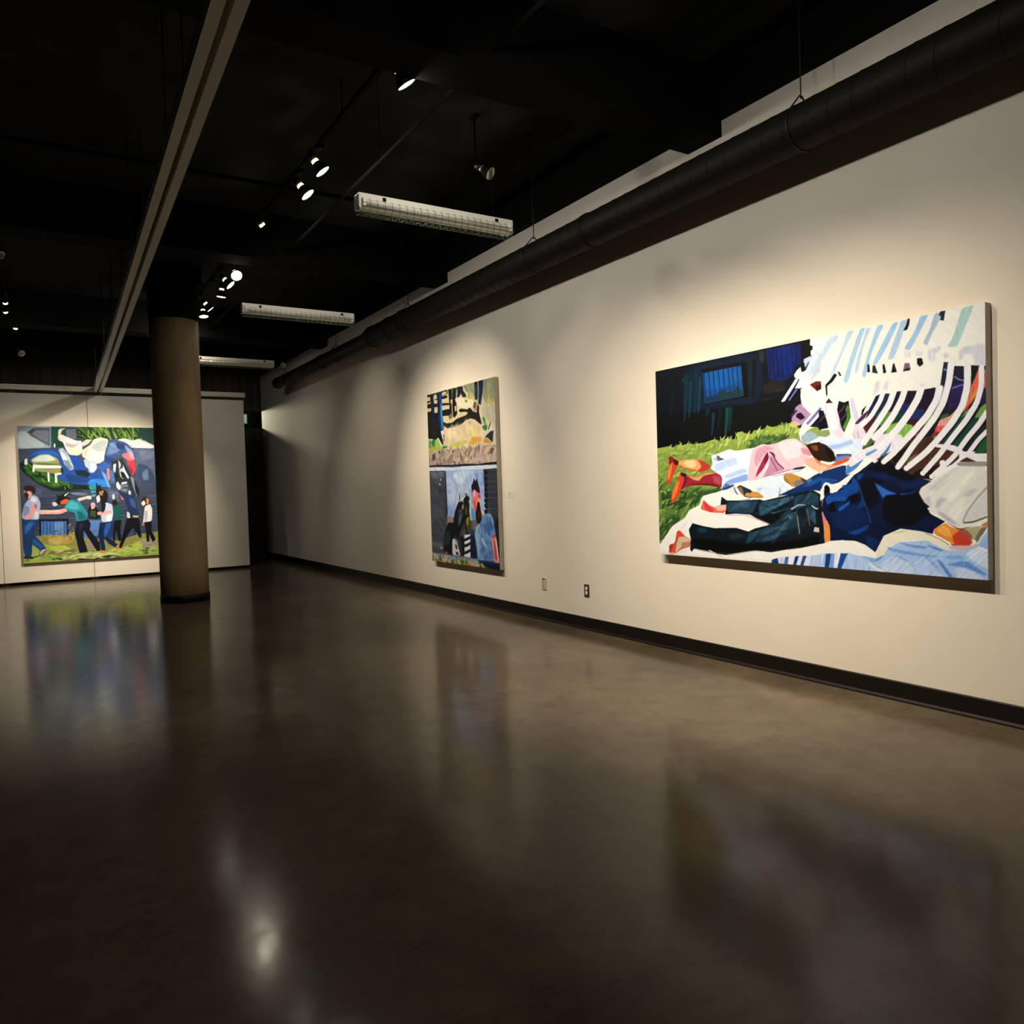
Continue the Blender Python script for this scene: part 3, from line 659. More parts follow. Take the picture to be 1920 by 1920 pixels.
F('d8401f', '254 822 320 838 366 861 306 936 245 980 191 1052 160 1066 142 1043 162 962 215 900', 1)
F('f07a30', '210 905 251 885 213 978 169 1043 152 1021 172 963', 1)
F('3a1016', '254 822 323 838 317 865 267 856', 1)
F('6d1a3a', '297 857 366 867 314 937 253 964 285 907', 1)
F('9c2432', '337 860 423 870 538 838 629 840 687 867 677 953 553 933 402 928 304 945', 1)
F('f0a060', '337 857 424 869 538 836 638 841 500 857 451 896 404 889', 1, 0.05, 1, 1)
F('6f1428', '325 922 460 912 608 922 677 953 553 933', 1)
F('b04a50', '592 860 673 870 671 931 608 916', 1, 0.05, 1, 2)
F('e6ebf2', '583 710 633 703 758 672 826 689 981 678 1065 653 973 795 932 859 923 912 785 921 681 959 684 865 572 806 595 771', 1)
F('c3d4ee', '613 779 739 744 825 735 841 776 737 805 611 840', 1, 0.05, 1, 2)
F('9cbbe2', '592 726 704 739 694 749 623 755', 1)
F('6a5a48', '631 711 662 717 684 745 650 755')
F('2c3f60', '668 730 714 743 677 749')
F('fdf6ea', '809 695 976 682 958 756 858 764', 1, 0.05, 1, 2)
F('8aa8da', '688 945 734 899 922 855 929 904 790 924 681 959', 1, 0.05, 1, 1)
F('5578b8', '681 959 716 918 759 933 732 966 688 972', 1)
F('b6cbea', '700 864 907 812 923 845 734 885', 1, 0.05, 1, 2)
F('2a3f66', '679 958 785 930 806 937 732 966 670 968', 1)
F('efc2c4', '950 755 976 682 1065 654 1104 663 1166 660 1250 636 1331 633 1390 669 1437 714 1465 752 1418 774 1393 822 1297 842 1207 857 1059 890 987 906 924 908 933 832', 1)
F('f8dada', '1182 661 1331 640 1388 687 1372 753 1269 778 1225 732', 1, 0.05, 1, 3)
F('d99aa8', '1017 681 1104 668 1166 697 1096 705 1047 760 1005 816 982 763', 1, 0.05, 1, 1)
F('a02848', '1105 706 1115 757 1062 831 994 888 1011 842 1061 761', 1)
F('6d1830', '1079 736 1111 719 1106 769 1070 800', 1)
F('c58aa0', '1118 726 1179 779 1245 840 1162 855 1067 884 1109 795', 1)
F('5a2038', '1111 706 1157 722 1172 751 1149 743', 1)
F('7a2a50', '1144 742 1182 795 1234 838 1242 832 1190 790 1154 738', 1, 0.04)
F('8c4a6c', '1121 753 1159 812 1181 850 1189 847 1167 809 1130 750', 1, 0.04)
F('f5dade', '1126 733 1101 795 1003 900 1035 888 1108 820', 1, 0.05, 1, 1)
F('d88a98', '1373 698 1437 714 1464 752 1436 756 1387 735', 1, 0.05, 1, 1)
F('1a1420', '1327 830 1420 822 1385 841 1297 844', 1)
F('c06a80', '1061 886 1186 865 1298 844 1296 837 1183 858 1058 879', 1, 0.04)
F('f0b592', '1414 772 1472 766 1529 803 1527 875 1399 810', 1)
F('d97a5c', '1478 773 1529 803 1528 820 1491 801', 1)
F('2a1408', '1416 683 1466 674 1531 670 1529 803 1471 767 1437 714', 1)
F('2a1610', '1521 675 1568 693 1620 737 1638 793 1593 807 1518 790', 1)
F('7a3c18', '1444 690 1500 688 1513 731 1472 722', 1, 0.3, 3, 1)
F('120a0a', '1554 698 1614 743 1626 790 1586 782', 1)
F('ef9a70', '1518 801 1592 825 1685 788 1735 777 1736 798 1645 833 1517 866', 1)
F('d8582e', '1592 823 1685 790 1730 781 1723 804 1645 826', 1)
F('f6c29a', '1518 820 1579 835 1551 857 1517 863', 1)
F('0f2f62', '1517 867 1710 823 1703 889 1755 881 1708 927 1656 940 1603 947 1515 975', 1)
F('4b86bf', '1716 823 1761 820 1799 804 1830 795 1786 844 1748 870 1701 892', 1)
F('9a8fc0', '1736 796 1831 744 1849 751 1811 794 1755 814', 1)
F('6ba0c4', '1837 756 1922 739 1909 755 1849 779 1830 795', 1)
F('194a8a', '1516 903 1604 912 1657 919 1590 941 1515 963', 1, 0.15, 0)
F('efe4ea', '1736 790 1837 733 1922 706 2004 679 2140 689 2026 756 1933 800 1884 814 1836 789 1742 842 1723 829', 1)
F('3f83ac', '1933 784 1969 753 2010 701 1998 738 1968 786 1938 803', 1)
F('5f9ac0', '1836 767 1910 737 1917 749 1849 782', 1)
F('c48a3c', '1233 876 1252 865 1298 865 1371 892 1427 926 1398 955 1311 960 1236 913', 1)
F('7d7670', '1314 921 1383 908 1397 948 1360 962 1324 954', 1)
F('4a3620', '1362 891 1426 918 1432 937 1390 930', 1)
F('8f6a30', '1233 876 1252 901 1309 958 1244 919', 1)
F('3a302c', '819 951 853 935 903 953 952 977 1079 1030 893 1025 869 988', 1)
F('d0903e', '910 989 1009 984 1072 1027 934 1022 893 1015', 1)
F('1c2c48', '878 946 956 973 952 996 902 989', 1)
F('8c6a58', '823 951 870 952 893 1022 852 988', 1)
F('0b2c60', '1177 1017 1294 972 1411 930 1463 889 1527 866 1525 990 1466 980 1308 1008', 1)
F('1a4c92', '1368 960 1440 925 1527 892 1526 921 1439 955', 1, 0.05, 1, 1)
F('3a6aa0', '1411 918 1440 901 1461 919 1425 937', 1)
F('0a141c', '675 1018 729 1047 816 1047 1031 1040 1063 1049 1157 1031 1309 1003 1424 986 1468 982 1525 1012 1518 1329 1360 1365 1256 1379 1117 1407 973 1401 822 1422 709 1449 575 1442 519 1417 385 1419 357 1446 341 1425 351 1344 332 1273 373 1221 487 1241 598 1253 810 1245 921 1269 978 1245 1116 1215 1005 1178 939 1148 813 1142 707 1150 720 1082 663 1080', 0, 0.15, 3)
F('1f3a48', '729 1054 1023 1049 981 1101 964 1140 727 1135', 1, 0.25, 3, 2)
F('31505f', '850 1054 942 1061 924 1101 865 1101', 1, 0.25, 3, 2)
F('27495a', '1039 1055 1157 1043 1323 1014 1263 1057 1156 1107 1028 1159 1014 1101', 1, 0.25, 3, 2)
F('3e6274', '1157 1050 1323 1014 1293 1045 1179 1088', 1, 0.25, 3, 2)
F('1e3f52', '1323 1020 1466 992 1507 1022 1499 1094 1394 1070 1306 1094', 1, 0.25, 3, 2)
F('6d8c9c', '1284 1100 1365 1073 1408 1076 1321 1100 1284 1113', 1, 0.25, 3, 2)
F('162f3c', '1122 1202 1261 1119 1349 1131 1362 1241 1213 1283 1056 1346 975 1336 1042 1262', 1, 0.25, 3, 2)
F('48626e', '1261 1138 1328 1125 1335 1150 1275 1181', 1, 0.25, 3, 2)
F('3a4c54', '1199 1220 1260 1200 1244 1244 1190 1252', 1, 0.25, 3, 2)
F('14313c', '410 1264 487 1248 542 1282 447 1299', 1, 0.25, 3, 2)
F('1a2a2e', '722 1297 843 1280 893 1306 773 1336', 1, 0.25, 3, 2)
F('2d5468', '1408 1094 1478 1106 1490 1214 1448 1179 1407 1149', 1, 0.25, 3, 2)
F('204052', '927 1278 1026 1256 976 1316 891 1372', 1, 0.25, 3, 2)
F('04080c', '1028 1165 1155 1113 1262 1113 1200 1170 1122 1215', 1, 0.2, 1, 1)
F('020406', '369 1337 631 1341 807 1362 1211 1333 1519 1274 1518 1328 1256 1379 973 1400 709 1448 385 1418', 1, 0.2, 1, 3)
F('5a7a88', '1086 1111 1157 1097 1234 1064 1232 1061 1155 1092 1084 1103', 1, 0.1, 3, 1)
F('5a7a88', '1125 1142 1202 1122 1292 1095 1291 1093 1200 1117 1123 1135', 1, 0.1, 3, 1)
F('5a7a88', '1218 1185 1262 1152 1321 1132 1320 1130 1259 1148 1212 1179', 1, 0.1, 3, 1)
F('5a7a88', '1155 1250 1231 1209 1291 1182 1289 1180 1228 1205 1150 1243', 1, 0.1, 3, 1)
T('2c4c5c 13242e 3e6274 0a141c 1c3644', '729 1054 1063 1068 1438 1009 1492 1094 1362 1241 1056 1333 1018 1263 1216 1151 965 1120', 120, 200, -30, 26, 0.05, 0.5, 0.45)
F('a8a060', '1333 1150 1340 1193 1351 1273 1356 1272 1345 1192 1339 1149', 0, 0.04)
F('7d6a4a', '1412 1107 1422 1155 1431 1216 1436 1215 1427 1154 1417 1106', 0, 0.04)
F('9fb6c4', '1295 1111 1352 1079 1408 1081 1408 1077 1350 1072 1288 1102', 1, 0.04)
F('b8c4cc', '1447 1085 1476 1104 1498 1107 1500 1099 1480 1096 1453 1079', 1, 0.04)
F('0b1218', '1478 1112 1523 1106 1520 1226 1483 1220')
F('cfc4b0', '1469 1224 1507 1225 1506 1256 1462 1252')
F('0a0f14', '1507 1022 1536 1011 1527 1082 1533 1154 1546 1225 1545 1324 1501 1334')
F('ea6450', '494 1038 550 1082 623 1101 721 1079 709 1140 567 1137 459 1112', 1)
F('f6b49a', '603 1094 720 1082 714 1121 629 1122', 1, 0.05, 1, 1)
F('d83a30', '493 1045 566 1094 602 1122 565 1136 510 1115', 1)
F('e3b8a0', '621 1084 720 1077 719 1086 621 1095')
F('d25236', '199 1291 234 1279 292 1326 346 1344 347 1403 249 1429 155 1481 103 1473 109 1405 177 1380', 1)
F('d8b890', '220 1334 290 1328 344 1348 337 1395 247 1413 174 1468 197 1386', 1)
F('a83020', '109 1405 146 1388 155 1417 122 1471', 1)
F('e8402a', '201 1291 232 1280 281 1321 230 1327 204 1357', 1)
F('c07a5a', '248 1377 343 1366 337 1402 257 1420', 1, 0.05, 1, 1)
F('e8d8d0', '232 1268 304 1216 335 1194 272 1275', 1, 0.05, 1, 0, 0.5)
F('d8a8b8', '726 1159 897 1154 994 1182 1105 1216 1108 1209 997 1175 898 1146 726 1151', 1, 0.04, 1, 1)
F('e6cfd0', '175 1482 306 1432 261 1476 269 1480 307 1425 171 1476', 1, 0.04)
F('e6cfc8', '534 1426 661 1468 732 1484 736 1476 666 1460 540 1418', 1, 0.04)
F('45281c', '1909 802 2027 751 2139 699 2247 686 2309 732 2400 784 2400 835 2313 872 2245 937 2170 919 2082 873 2002 837', 0, 0.2, 3)
F('140b0a', '2003 809 2083 749 2145 705 2161 712 2071 807 2037 838', 1, 0.2)
F('6d5a40', '2093 846 2116 804 2171 776 2138 832', 1, 0.05, 1, 1)
F('1c100a', '2126 901 2192 867 2246 853 2293 855 2234 931 2170 924', 1)
F('041333', '1744 890 1829 851 1885 813 1932 806 2003 821 2082 874 2170 920 2245 941 2186 977 2169 1009 2190 1053 2238 1089 2228 1116 2246 1132 2319 1169 2254 1216 2248 1242 2178 1228 2055 1217 1998 1244 1951 1262 1895 1365 1828 1322 1766 1302 1670 1300 1582 1309 1578 1224 1546 1155 1525 1107 1534 1048 1548 1024 1535 975 1563 940 1590 964 1589 1001 1636 996 1708 932', 0, 0.15, 3)
F('0c3f86', '1747 893 1784 934 1796 992 1720 1025 1739 979', 1, 0.15, 3, 1)
F('123f8a', '1562 1023 1655 989 1734 945 1746 979 1720 1025 1608 1029 1554 1058', 1, 0.15, 3, 1)
F('0a2f6a', '1808 1026 1832 1083 1782 1111 1737 1106 1795 1071', 1, 0.15, 3, 2)
F('1c5cae', '1633 1123 1654 1088 1738 1048 1719 1083 1646 1135', 1, 0.15, 3, 1)
F('081e4a', '1588 1059 1719 1059 1831 1117 1855 1184 1716 1245 1605 1212', 1, 0.15, 3, 3)
F('0d3c84', '1703 1251 1792 1225 1861 1190 1842 1230 1767 1266', 1, 0.15, 3, 1)
F('020714', '1797 935 1883 904 1966 928 1918 983 1929 1050 1880 1105 1844 1083 1796 1003', 1, 0.15, 3, 3)
F('02060f', '1965 1017 2169 988 2201 1062 2233 1115 2134 1201 2021 1204 1951 1172 1941 1083', 1, 0.15, 3, 3)
F('2d66b8', '1895 941 1930 961 1989 995 2046 1012 1965 1019 1953 1041 1930 1005', 1, 0.15, 3, 1)
F('164a92', '2046 1010 2114 1008 2169 988 2136 1008 2069 1021', 1, 0.15, 3, 1)
F('0a2450', '1829 1259 1902 1285 1926 1284 1895 1361 1841 1321', 1, 0.15, 3, 1)
F('020510', '1581 1059 1621 1053 1633 1129 1580 1118', 1, 0.15, 3, 1)
F('020510', '1720 1025 1808 1003 1795 1048 1731 1077', 1, 0.15, 3, 1)
F('061a44', '1835 891 1967 879 2081 910 2024 936 1907 916', 1, 0.15, 3, 3)
F('0e3a7a', '1779 889 1829 885 1810 912 1784 929', 1, 0.15, 3, 1)
F('04102c', '1867 1207 1998 1188 1950 1255 1902 1285', 1, 0.15, 3, 2)
F('d8788a', '1524 1118 1549 1154 1565 1189 1544 1237 1535 1201', 1)
F('e8924e', '1538 1195 1559 1171 1582 1212 1587 1306 1542 1324', 1)
F('020306', '1546 952 1570 949 1591 970 1589 1003 1555 999', 1)
F('f8f1e0', '1712 901 1754 872 1817 823 1873 783 1926 811 1907 829 1875 809 1805 868 1755 895 1705 951 1657 975 1610 1003 1589 1001 1588 967 1570 947 1548 956 1543 1024 1517 1058 1518 993 1543 941 1565 931 1603 947 1656 936', 1)
F('34507c', '1786 947 1811 1027 1841 1106 1866 1191 1871 1189 1846 1105 1817 1025 1792 945', 0, 0.04, 1, 1)
F('0f3f88', '1676 955 1740 945 1749 979 1720 1025 1688 1001', 0, 0.1, 3)
F('164a96', '1555 1038 1602 1023 1720 1025 1693 1053 1621 1053 1567 1076', 0, 0.1, 3)
F('1c58a8', '1643 1112 1654 1094 1732 1054 1719 1077 1660 1117', 0, 0.1, 3)
F('02060f', '1932 806 2003 823 2082 874 2170 920 2137 939 2059 926 1967 884 1884 865 1835 868', 1, 0.1, 3, 2)
F('081c46', '2024 936 2115 944 2170 924 2234 942 2180 977 2081 986', 1, 0.1, 3, 2)
F('f5eee8', '1953 382 1930 446 1871 531 1798 590 1818 611 1894 549 1956 460 1982 394', 1, 0.03, 2)
F('f5eee8', '2017 388 1982 471 1914 561 1859 628 1806 697 1838 719 1891 651 1945 583 2015 491 2051 404', 1, 0.03, 2)
F('f5eee8', '2081 394 2059 454 2007 538 1944 611 1873 665 1900 694 1973 637 2039 560 2092 472 2116 409', 1, 0.03, 2)
F('f5eee8', '2178 395 2154 458 2102 535 2040 608 1977 667 1906 727 1937 758 2008 697 2073 636 2136 560 2190 479 2215 412', 1, 0.03, 2)
F('f5eee8', '2282 400 2264 477 2212 556 2137 633 2070 697 2002 763 1948 805 1970 830 2027 788 2097 723 2165 659 2242 581 2299 496 2321 414', 1, 0.03, 2)
F('f5eee8', '2347 279 2333 387 2300 498 2255 572 2191 649 2125 724 2071 796 2033 842 2061 863 2100 817 2153 746 2219 672 2284 594 2333 514 2368 399 2383 289', 1, 0.03, 2)
F('f5eee8', '2433 300 2430 432 2406 524 2352 607 2282 687 2198 769 2089 849 2111 875 2221 795 2307 711 2380 629 2438 542 2466 441 2470 306', 1, 0.03, 2)
F('f5eee8', '2509 326 2506 442 2482 523 2424 610 2359 685 2282 782 2185 885 2207 905 2305 802 2382 704 2448 629 2508 539 2534 449 2538 331', 1, 0.03, 2)
F('f5eee8', '2542 565 2493 636 2435 701 2360 802 2238 905 2256 926 2380 821 2456 720 2514 655 2565 583', 1, 0.03, 2)
F('f5eee8', '2545 667 2490 721 2441 787 2342 868 2357 886 2458 804 2507 738 2561 686', 1, 0.03, 2)
F('f5eee8', '1975 820 1972 829 1964 834 1953 834 1945 829 1941 820 1942 811 1950 805 1960 803 1968 808 1974 815', 1)
F('f5eee8', '2063 855 2060 864 2052 869 2042 869 2033 864 2029 855 2031 846 2037 839 2048 838 2057 842 2062 850', 1)
F('f5eee8', '2116 863 2113 872 2105 878 2095 878 2086 873 2082 864 2084 855 2091 848 2101 847 2110 851 2115 859', 1)
F('f5eee8', '2211 895 2208 904 2201 909 2192 909 2184 904 2180 896 2182 888 2188 882 2197 880 2205 883 2210 891', 1)
F('f5eee8', '2260 916 2257 924 2251 929 2243 929 2236 925 2232 917 2234 909 2239 904 2247 902 2255 906 2259 913', 1)
F('f3ecea', '2268 750 2277 733 2376 747 2423 780 2432 804 2390 791 2314 759', 1)
F('f3ecea', '2420 785 2488 809 2549 802 2549 840 2493 837 2442 814')
F('f3ecea', '2293 829 2314 825 2339 847 2313 867 2293 850', 1)
F('4a2226', '2442 816 2494 844 2430 842 2400 839 2420 826')
F('9a948a', '2390 840 2549 843 2549 873 2390 862', 1)
F('e4decf', '2170 1005 2186 977 2245 942 2359 875 2400 862 2549 871 2547 1139 2467 1186 2400 1205 2347 1178 2280 1132 2233 1116 2217 1095 2238 1085 2190 1042', 1, 0.04, 3)
F('d3ccc2', '2212 988 2297 923 2359 889 2323 949 2265 1000', 1, 0.06, 3, 3)
F('f0ead6', '2322 1032 2389 951 2459 893 2497 880 2429 973 2358 1063', 1, 0.06, 3, 3)
F('c2b6b8', '2265 1063 2297 1032 2327 1042 2296 1073 2275 1110', 1, 0.06, 3, 3)
F('c8c0bc', '2413 1023 2468 984 2497 994 2448 1033', 1, 0.06, 3, 3)
F('cbbfc0', '2234 1020 2241 1063 2228 1084 2196 1046', 1, 0.06, 3, 3)
F('bfb0b6', '2275 1105 2347 1146 2397 1196 2347 1177 2285 1131', 1, 0.06, 3, 3)
F('f0e8d8', '2368 1063 2428 1033 2418 1125 2377 1166 2337 1135', 1, 0.06, 3, 3)
F('8f8480', '2546 973 2489 1037 2445 1097 2417 1154 2414 1172 2421 1173 2423 1156 2450 1101 2494 1041 2551 978', 1, 0.04, 1, 1)
F('d9d5cc', '2548 995 2496 1054 2457 1109 2427 1173 2547 1136', 1, 0.05, 1, 1)
F('5c5a4c', '2418 1179 2468 1174 2549 1142 2546 1134 2466 1165 2417 1170', 1, 0.04)
F('f0ead8', '2408 1196 2472 1187 2549 1155 2546 1147 2470 1178 2407 1186', 1, 0.04)
F('e98a2e', '2252 1215 2319 1176 2348 1198 2397 1213 2467 1282 2447 1300 2371 1301 2336 1281 2258 1242', 1)
F('c83c26', '2356 1249 2397 1217 2447 1246 2466 1281 2446 1299 2371 1300', 1, 0.05, 1, 1)
F('f4a850', '2263 1220 2316 1187 2347 1218 2356 1259 2315 1250', 1, 0.05, 1, 1)
F('b0a878', '2407 1211 2466 1195 2512 1189 2505 1220 2466 1272 2432 1241', 1, 0.05, 1, 1)
F('a8503c', '2387 1212 2427 1208 2466 1245 2456 1271 2417 1247', 1, 0.05, 1, 1)
F('3a1010', '2316 1167 2397 1209 2466 1190 2397 1217', 1)
F('c88458', '2515 1179 2547 1161 2547 1191 2512 1195')
F('776b62', '2512 1198 2543 1193 2506 1259 2490 1281 2475 1260')
F('5a1a14', '2341 1291 2396 1303 2461 1296 2426 1305 2366 1306', 1)
F('f8f1e0', '1508 1334 1670 1300 1766 1307 1834 1339 1895 1367 1889 1405 1777 1388 1707 1382 1507 1396', 1, 0.02)
F('a9c3e4', '1507 1396 1714 1379 1777 1390 1889 1405 1961 1351 2044 1297 2220 1279 2330 1328 2417 1332 2490 1281 2547 1206 2546 1482 1505 1494', 0, 0.08, 3)
F('efe6c8', '1901 1365 1951 1262 2055 1217 2178 1228 2258 1253 2347 1297 2329 1331 2284 1315 2220 1280 2122 1282 2044 1297 1974 1333 1950 1379 1888 1405', 1, 0.03)
F('c9b9a8', '1974 1260 2055 1230 2111 1229 2009 1248', 1, 0.05, 1, 1)
F('6a5a50', '2204 1239 2283 1268 2340 1303 2342 1299 2285 1265 2205 1235', 1, 0.04)
F('d2b6b8', '2346 1302 2466 1297 2491 1281 2486 1305 2416 1333 2333 1323', 1)
F('d4dff0', '1507 1400 1534 1396 1519 1490 1505 1491', 0, 0.1, 2)
F('0f3a78', '1551 1392 1589 1389 1570 1487 1539 1487', 0, 0.1, 2)
F('6f9cd0', '1589 1389 1615 1388 1600 1487 1573 1486', 0, 0.1, 2)
F('e6e6f0', '1615 1387 1658 1384 1637 1485 1607 1487', 0, 0.1, 2)
F('14488c', '1658 1384 1707 1382 1657 1486 1630 1486', 0, 0.1, 2)
F('b4cbe8', '1707 1383 1777 1390 1923 1475 1712 1483', 0, 0.1, 2)
F('8fb3e0', '1796 1389 1900 1403 1937 1384 1924 1413 1876 1427', 0, 0.1, 2)
F('6a9cd4', '1973 1327 2036 1340 2187 1360 2294 1366 2241 1374 2076 1366 1978 1346', 1, 0.1, 3, 1, 0.9)
F('5a8ac8', '2043 1296 2122 1310 2220 1316 2198 1328 2110 1321', 1, 0.1, 3, 1, 0.9)
F('3f72b4', '2209 1301 2315 1333 2283 1335 2231 1316', 1, 0.1, 3, 1, 0.9)
F('4f86c4', '1888 1415 1948 1378 1936 1395 1894 1420', 1, 0.1, 3, 1, 0.9)
F('7fa9dc', '2288 1366 2416 1354 2426 1379 2335 1379', 1, 0.1, 3, 1, 0.9)
F('4a7cc0', '2267 1383 2293 1392 2360 1481 2339 1483 2314 1453', 1, 0.1, 3, 1, 0.9)
F('5a8ccc', '2314 1412 2426 1379 2537 1448 2532 1458 2426 1420', 1, 0.1, 3, 1, 0.9)
F('88aedc', '2187 1360 2241 1390 2308 1470 2288 1466 2214 1391', 1, 0.1, 3, 1, 0.9)
F('c9d6ea', '1912 1436 2019 1380 2109 1408 2142 1481 1959 1478', 1, 0.1, 3, 1, 0.9)
F('bcd0ec', '2132 1406 2187 1371 2293 1460 2313 1485 2158 1491', 1, 0.1, 3, 1, 0.9)
F('cfdaec', '2365 1429 2426 1420 2513 1465 2523 1479 2375 1480', 1, 0.1, 3, 1, 0.9)
F('d8e4f0', '2426 1343 2490 1305 2546 1333 2546 1422 2455 1378', 1, 0.1, 3, 1, 0.9)
F('6f9fd8', '2013 1372 2064 1388 2115 1413 2076 1404', 1, 0.1, 3, 1, 0.9)
F('92b8e4', '2495 1300 2546 1308 2547 1243 2524 1259', 1, 0.1, 3, 1, 0.9)
F('f0f0ea', '2488 1311 2517 1320 2544 1331 2549 1319 2521 1308 2492 1299', 0, 0.04)
F('f0ecdc', '1847 1439 1896 1471 1945 1485 1950 1473 1903 1459 1855 1429', 0, 0.04)
F('e8e2c8', '2541 1210 2511 1242 2487 1288 2494 1292 2518 1246 2546 1216', 0, 0.04)
F('0c3470', '1115 1490 1121 1458 1171 1442 1179 1482', 0, 0.08, 2)
F('c4cee4', '1180 1441 1217 1434 1231 1481 1185 1483', 0, 0.08, 2)
F('3f6ab0', '1232 1432 1262 1428 1253 1481 1223 1482', 0, 0.08, 2)
F('f0ecec', '1262 1428 1314 1421 1298 1480 1257 1481', 0, 0.08, 2)
F('0f3c7c', '1314 1423 1351 1418 1320 1481 1296 1481', 0, 0.08, 2)
F('e6e4ee', '1343 1419 1380 1415 1357 1480 1324 1480', 0, 0.08, 2)
F('1c4c94', '1376 1416 1405 1413 1378 1481 1353 1481', 0, 0.08, 2)
F('dcdcec', '1405 1413 1437 1410 1421 1479 1382 1481', 0, 0.08, 2)
F('b6c6e4', '1437 1410 1517 1400 1515 1484 1421 1481', 0, 0.08, 2)
F('f0dfc8', '-5 1455 245 1464 717 1468 1116 1459 1115 1486 -6 1485', 1, 0.05, 1, 2, 0.6)

cv = cv_mid = Canvas(1685, 2117, 280, 400, 'd8c79a', 2)
def F(c, pts, *a): cv.fill(c, [float(v) for v in pts.split()], *a)
def T(cols, pts, *a): cv.tufts(cols.split(), [float(v) for v in pts.split()], *a)
F('d8c79a', '-24 -3 1709 -3 1713 771 -27 736', 0, 0.08, 3)
F('76806a', '968 4 1709 3 1707 251 1548 282 1428 219 1418 168 1250 199 1175 139 1044 85', 1, 0.1, 2, 2)
F('8a906c', '1453 -1 1709 3 1704 202 1543 158 1484 114', 1, 0.1, 2, 2)
F('c9b26a', '1084 96 1139 78 1227 145 1250 199 1169 240 1039 175', 1, 0.1, 2, 2)
F('c8b060', '1554 184 1604 154 1698 201 1694 273 1585 286 1501 252', 1, 0.15, 2, 2)
F('cbb684', '1406 167 1488 250 1536 280 1423 305 1389 239', 1, 0.05, 1, 2)
F('c2b596', '1360 292 1704 299 1704 516 1573 492 1417 404', 1, 0.1, 3, 2)
F('e8d8b0', '849 127 1040 162 1211 194 1194 256 1113 285 869 247 817 176', 1, 0.05, 1, 1)
F('7f8a3a', '998 170 1065 184 1064 213 1010 204')
T('8a9070 6a7660 a09c70 c0a860 7c8668', '994 14 1697 8 1695 249 1429 194 1226 171', 110, 200, 80, 36, 0.05, 0.4, 0.5)
T('b8ac90 d4c8a4 a8a088 c8bc98', '1372 300 1704 305 1704 504 1573 480', 50, 180, 70, 36, 0.05, 0.5, 0.5)
F('12120f', '8 1 169 6 568 0 580 55 414 63 6 29')
F('12120f', '3 78 561 107 564 67 429 65 212 81 0 113', 1, 0.2)
F('12120f', '0 113 617 167 615 194 437 181 -4 177', 1, 0.2)
F('12120f', '-7 219 59 211 402 239 612 234 607 320 398 307 -11 282', 1, 0.2)
F('12120f', '-10 268 88 249 267 426 435 665 314 644 257 564 132 548 -7 566', 1, 0.2)
F('0e120f', '-11 282 429 303 448 462 385 505 406 643 222 617 131 569 -6 559', 1, 0.2)
F('d9bd8c', '31 32 87 38 84 80 11 79', 1)
F('d9bd8c', '200 20 278 26 267 73 197 69', 1)
F('d9bd8c', '188 190 290 200 286 255 185 245', 1)
F('d9bd8c', '4 177 101 180 90 222 2 213', 1)
F('d9bd8c', '441 117 583 123 588 160 454 152', 1)
F('d9bd8c', '436 188 593 195 597 239 433 232', 1)
F('d9bd8c', '417 22 538 16 550 52 415 56', 1)
F('1a1a12', '424 378 542 409 688 408 776 376 1028 354 1111 311 1242 337 1330 377 1374 487 1298 468 1236 425 1106 400 969 426 869 463 742 472 538 469 450 435', 1, 0.2, 3)
F('12120f', '839 283 896 263 1059 293 1114 273 1165 304 1214 353 1108 356 1030 316 879 307', 1, 0.2)
F('12120f', '1298 254 1335 283 1331 358 1386 495 1298 468 1264 402 1282 316')
F('dcc48c', '427 323 547 328 603 367 748 367 807 333 976 310 1070 326 973 355 777 370 660 392 543 388', 1)
T('22221a 0a0a08 2c2a1c 3a3420', '5 284 429 303 437 638 163 564', 60, 140, 60, 30, 0.05, 0.5, 0.6)
F('0a1a33', '89 11 177 10 205 177 188 315 188 427 125 421 116 308 105 132', 0, 0.2, 2)
F('0f3c78', '287 10 380 4 413 76 413 199 426 337 417 473 340 480 320 327 293 145', 0, 0.2, 2)
F('0a1c3c', '287 10 326 8 363 139 335 329 356 482 310 478 299 298 286 144', 0, 0.2, 2)
F('3f86c0', '378 154 416 145 416 268 433 461 402 472 369 277', 1)
F('123a30', '664 5 700 6 691 135 662 139')
F('0f0f0e', '590 3 671 6 677 134 671 226 678 347 603 367 584 325 613 220 605 125', 0, 0.2, 2)
F('0c0e0f', '707 4 793 8 789 173 808 320 735 359 693 335 686 215', 0, 0.2, 2)
F('3c6a34', '786 7 828 9 802 82 783 86')
F('17182a', '821 5 967 8 971 57 892 106 863 128 807 122 825 65', 0, 0.2, 2)
F('221a1e', '909 56 964 56 1042 123 1034 148 959 140 920 103', 1)
F('8a6a4a', '591 325 645 290 679 334 633 370', 1)
F('d8c08a', '648 130 691 135 688 188 652 184', 1)
F('d8c08a', '743 221 779 218 790 278 753 288', 1)
F('e8c4b0', '764 130 821 124 817 176 775 178', 1)
F('0b1420', '1242 2 1314 -4 1308 205 1250 205 1242 122', 0, 0.2, 2)
F('101e38', '1339 -4 1447 -2 1427 132 1374 275 1311 256 1344 134', 0, 0.2, 2)
F('2a4066', '1260 36 1286 36 1277 177 1261 187', 1)
F('a88a60', '1242 217 1274 227 1297 279 1268 333 1203 320 1193 268', 1)
F('5c3c2c', '1222 221 1267 238 1244 299 1199 282', 1)
F('e2c9a6', '447 475 770 468 968 439 1105 419 1235 437 1348 491 1421 541 1480 608 1440 655 1140 716 464 681', 1, 0.06, 3)
F('ecd48a', '911 473 1075 462 1309 507 1408 559 1378 638 1066 615 961 543', 1, 0.08, 3, 3)
F('c0a0a0', '740 492 881 497 933 554 821 571 737 538', 1, 0.05, 1, 2)
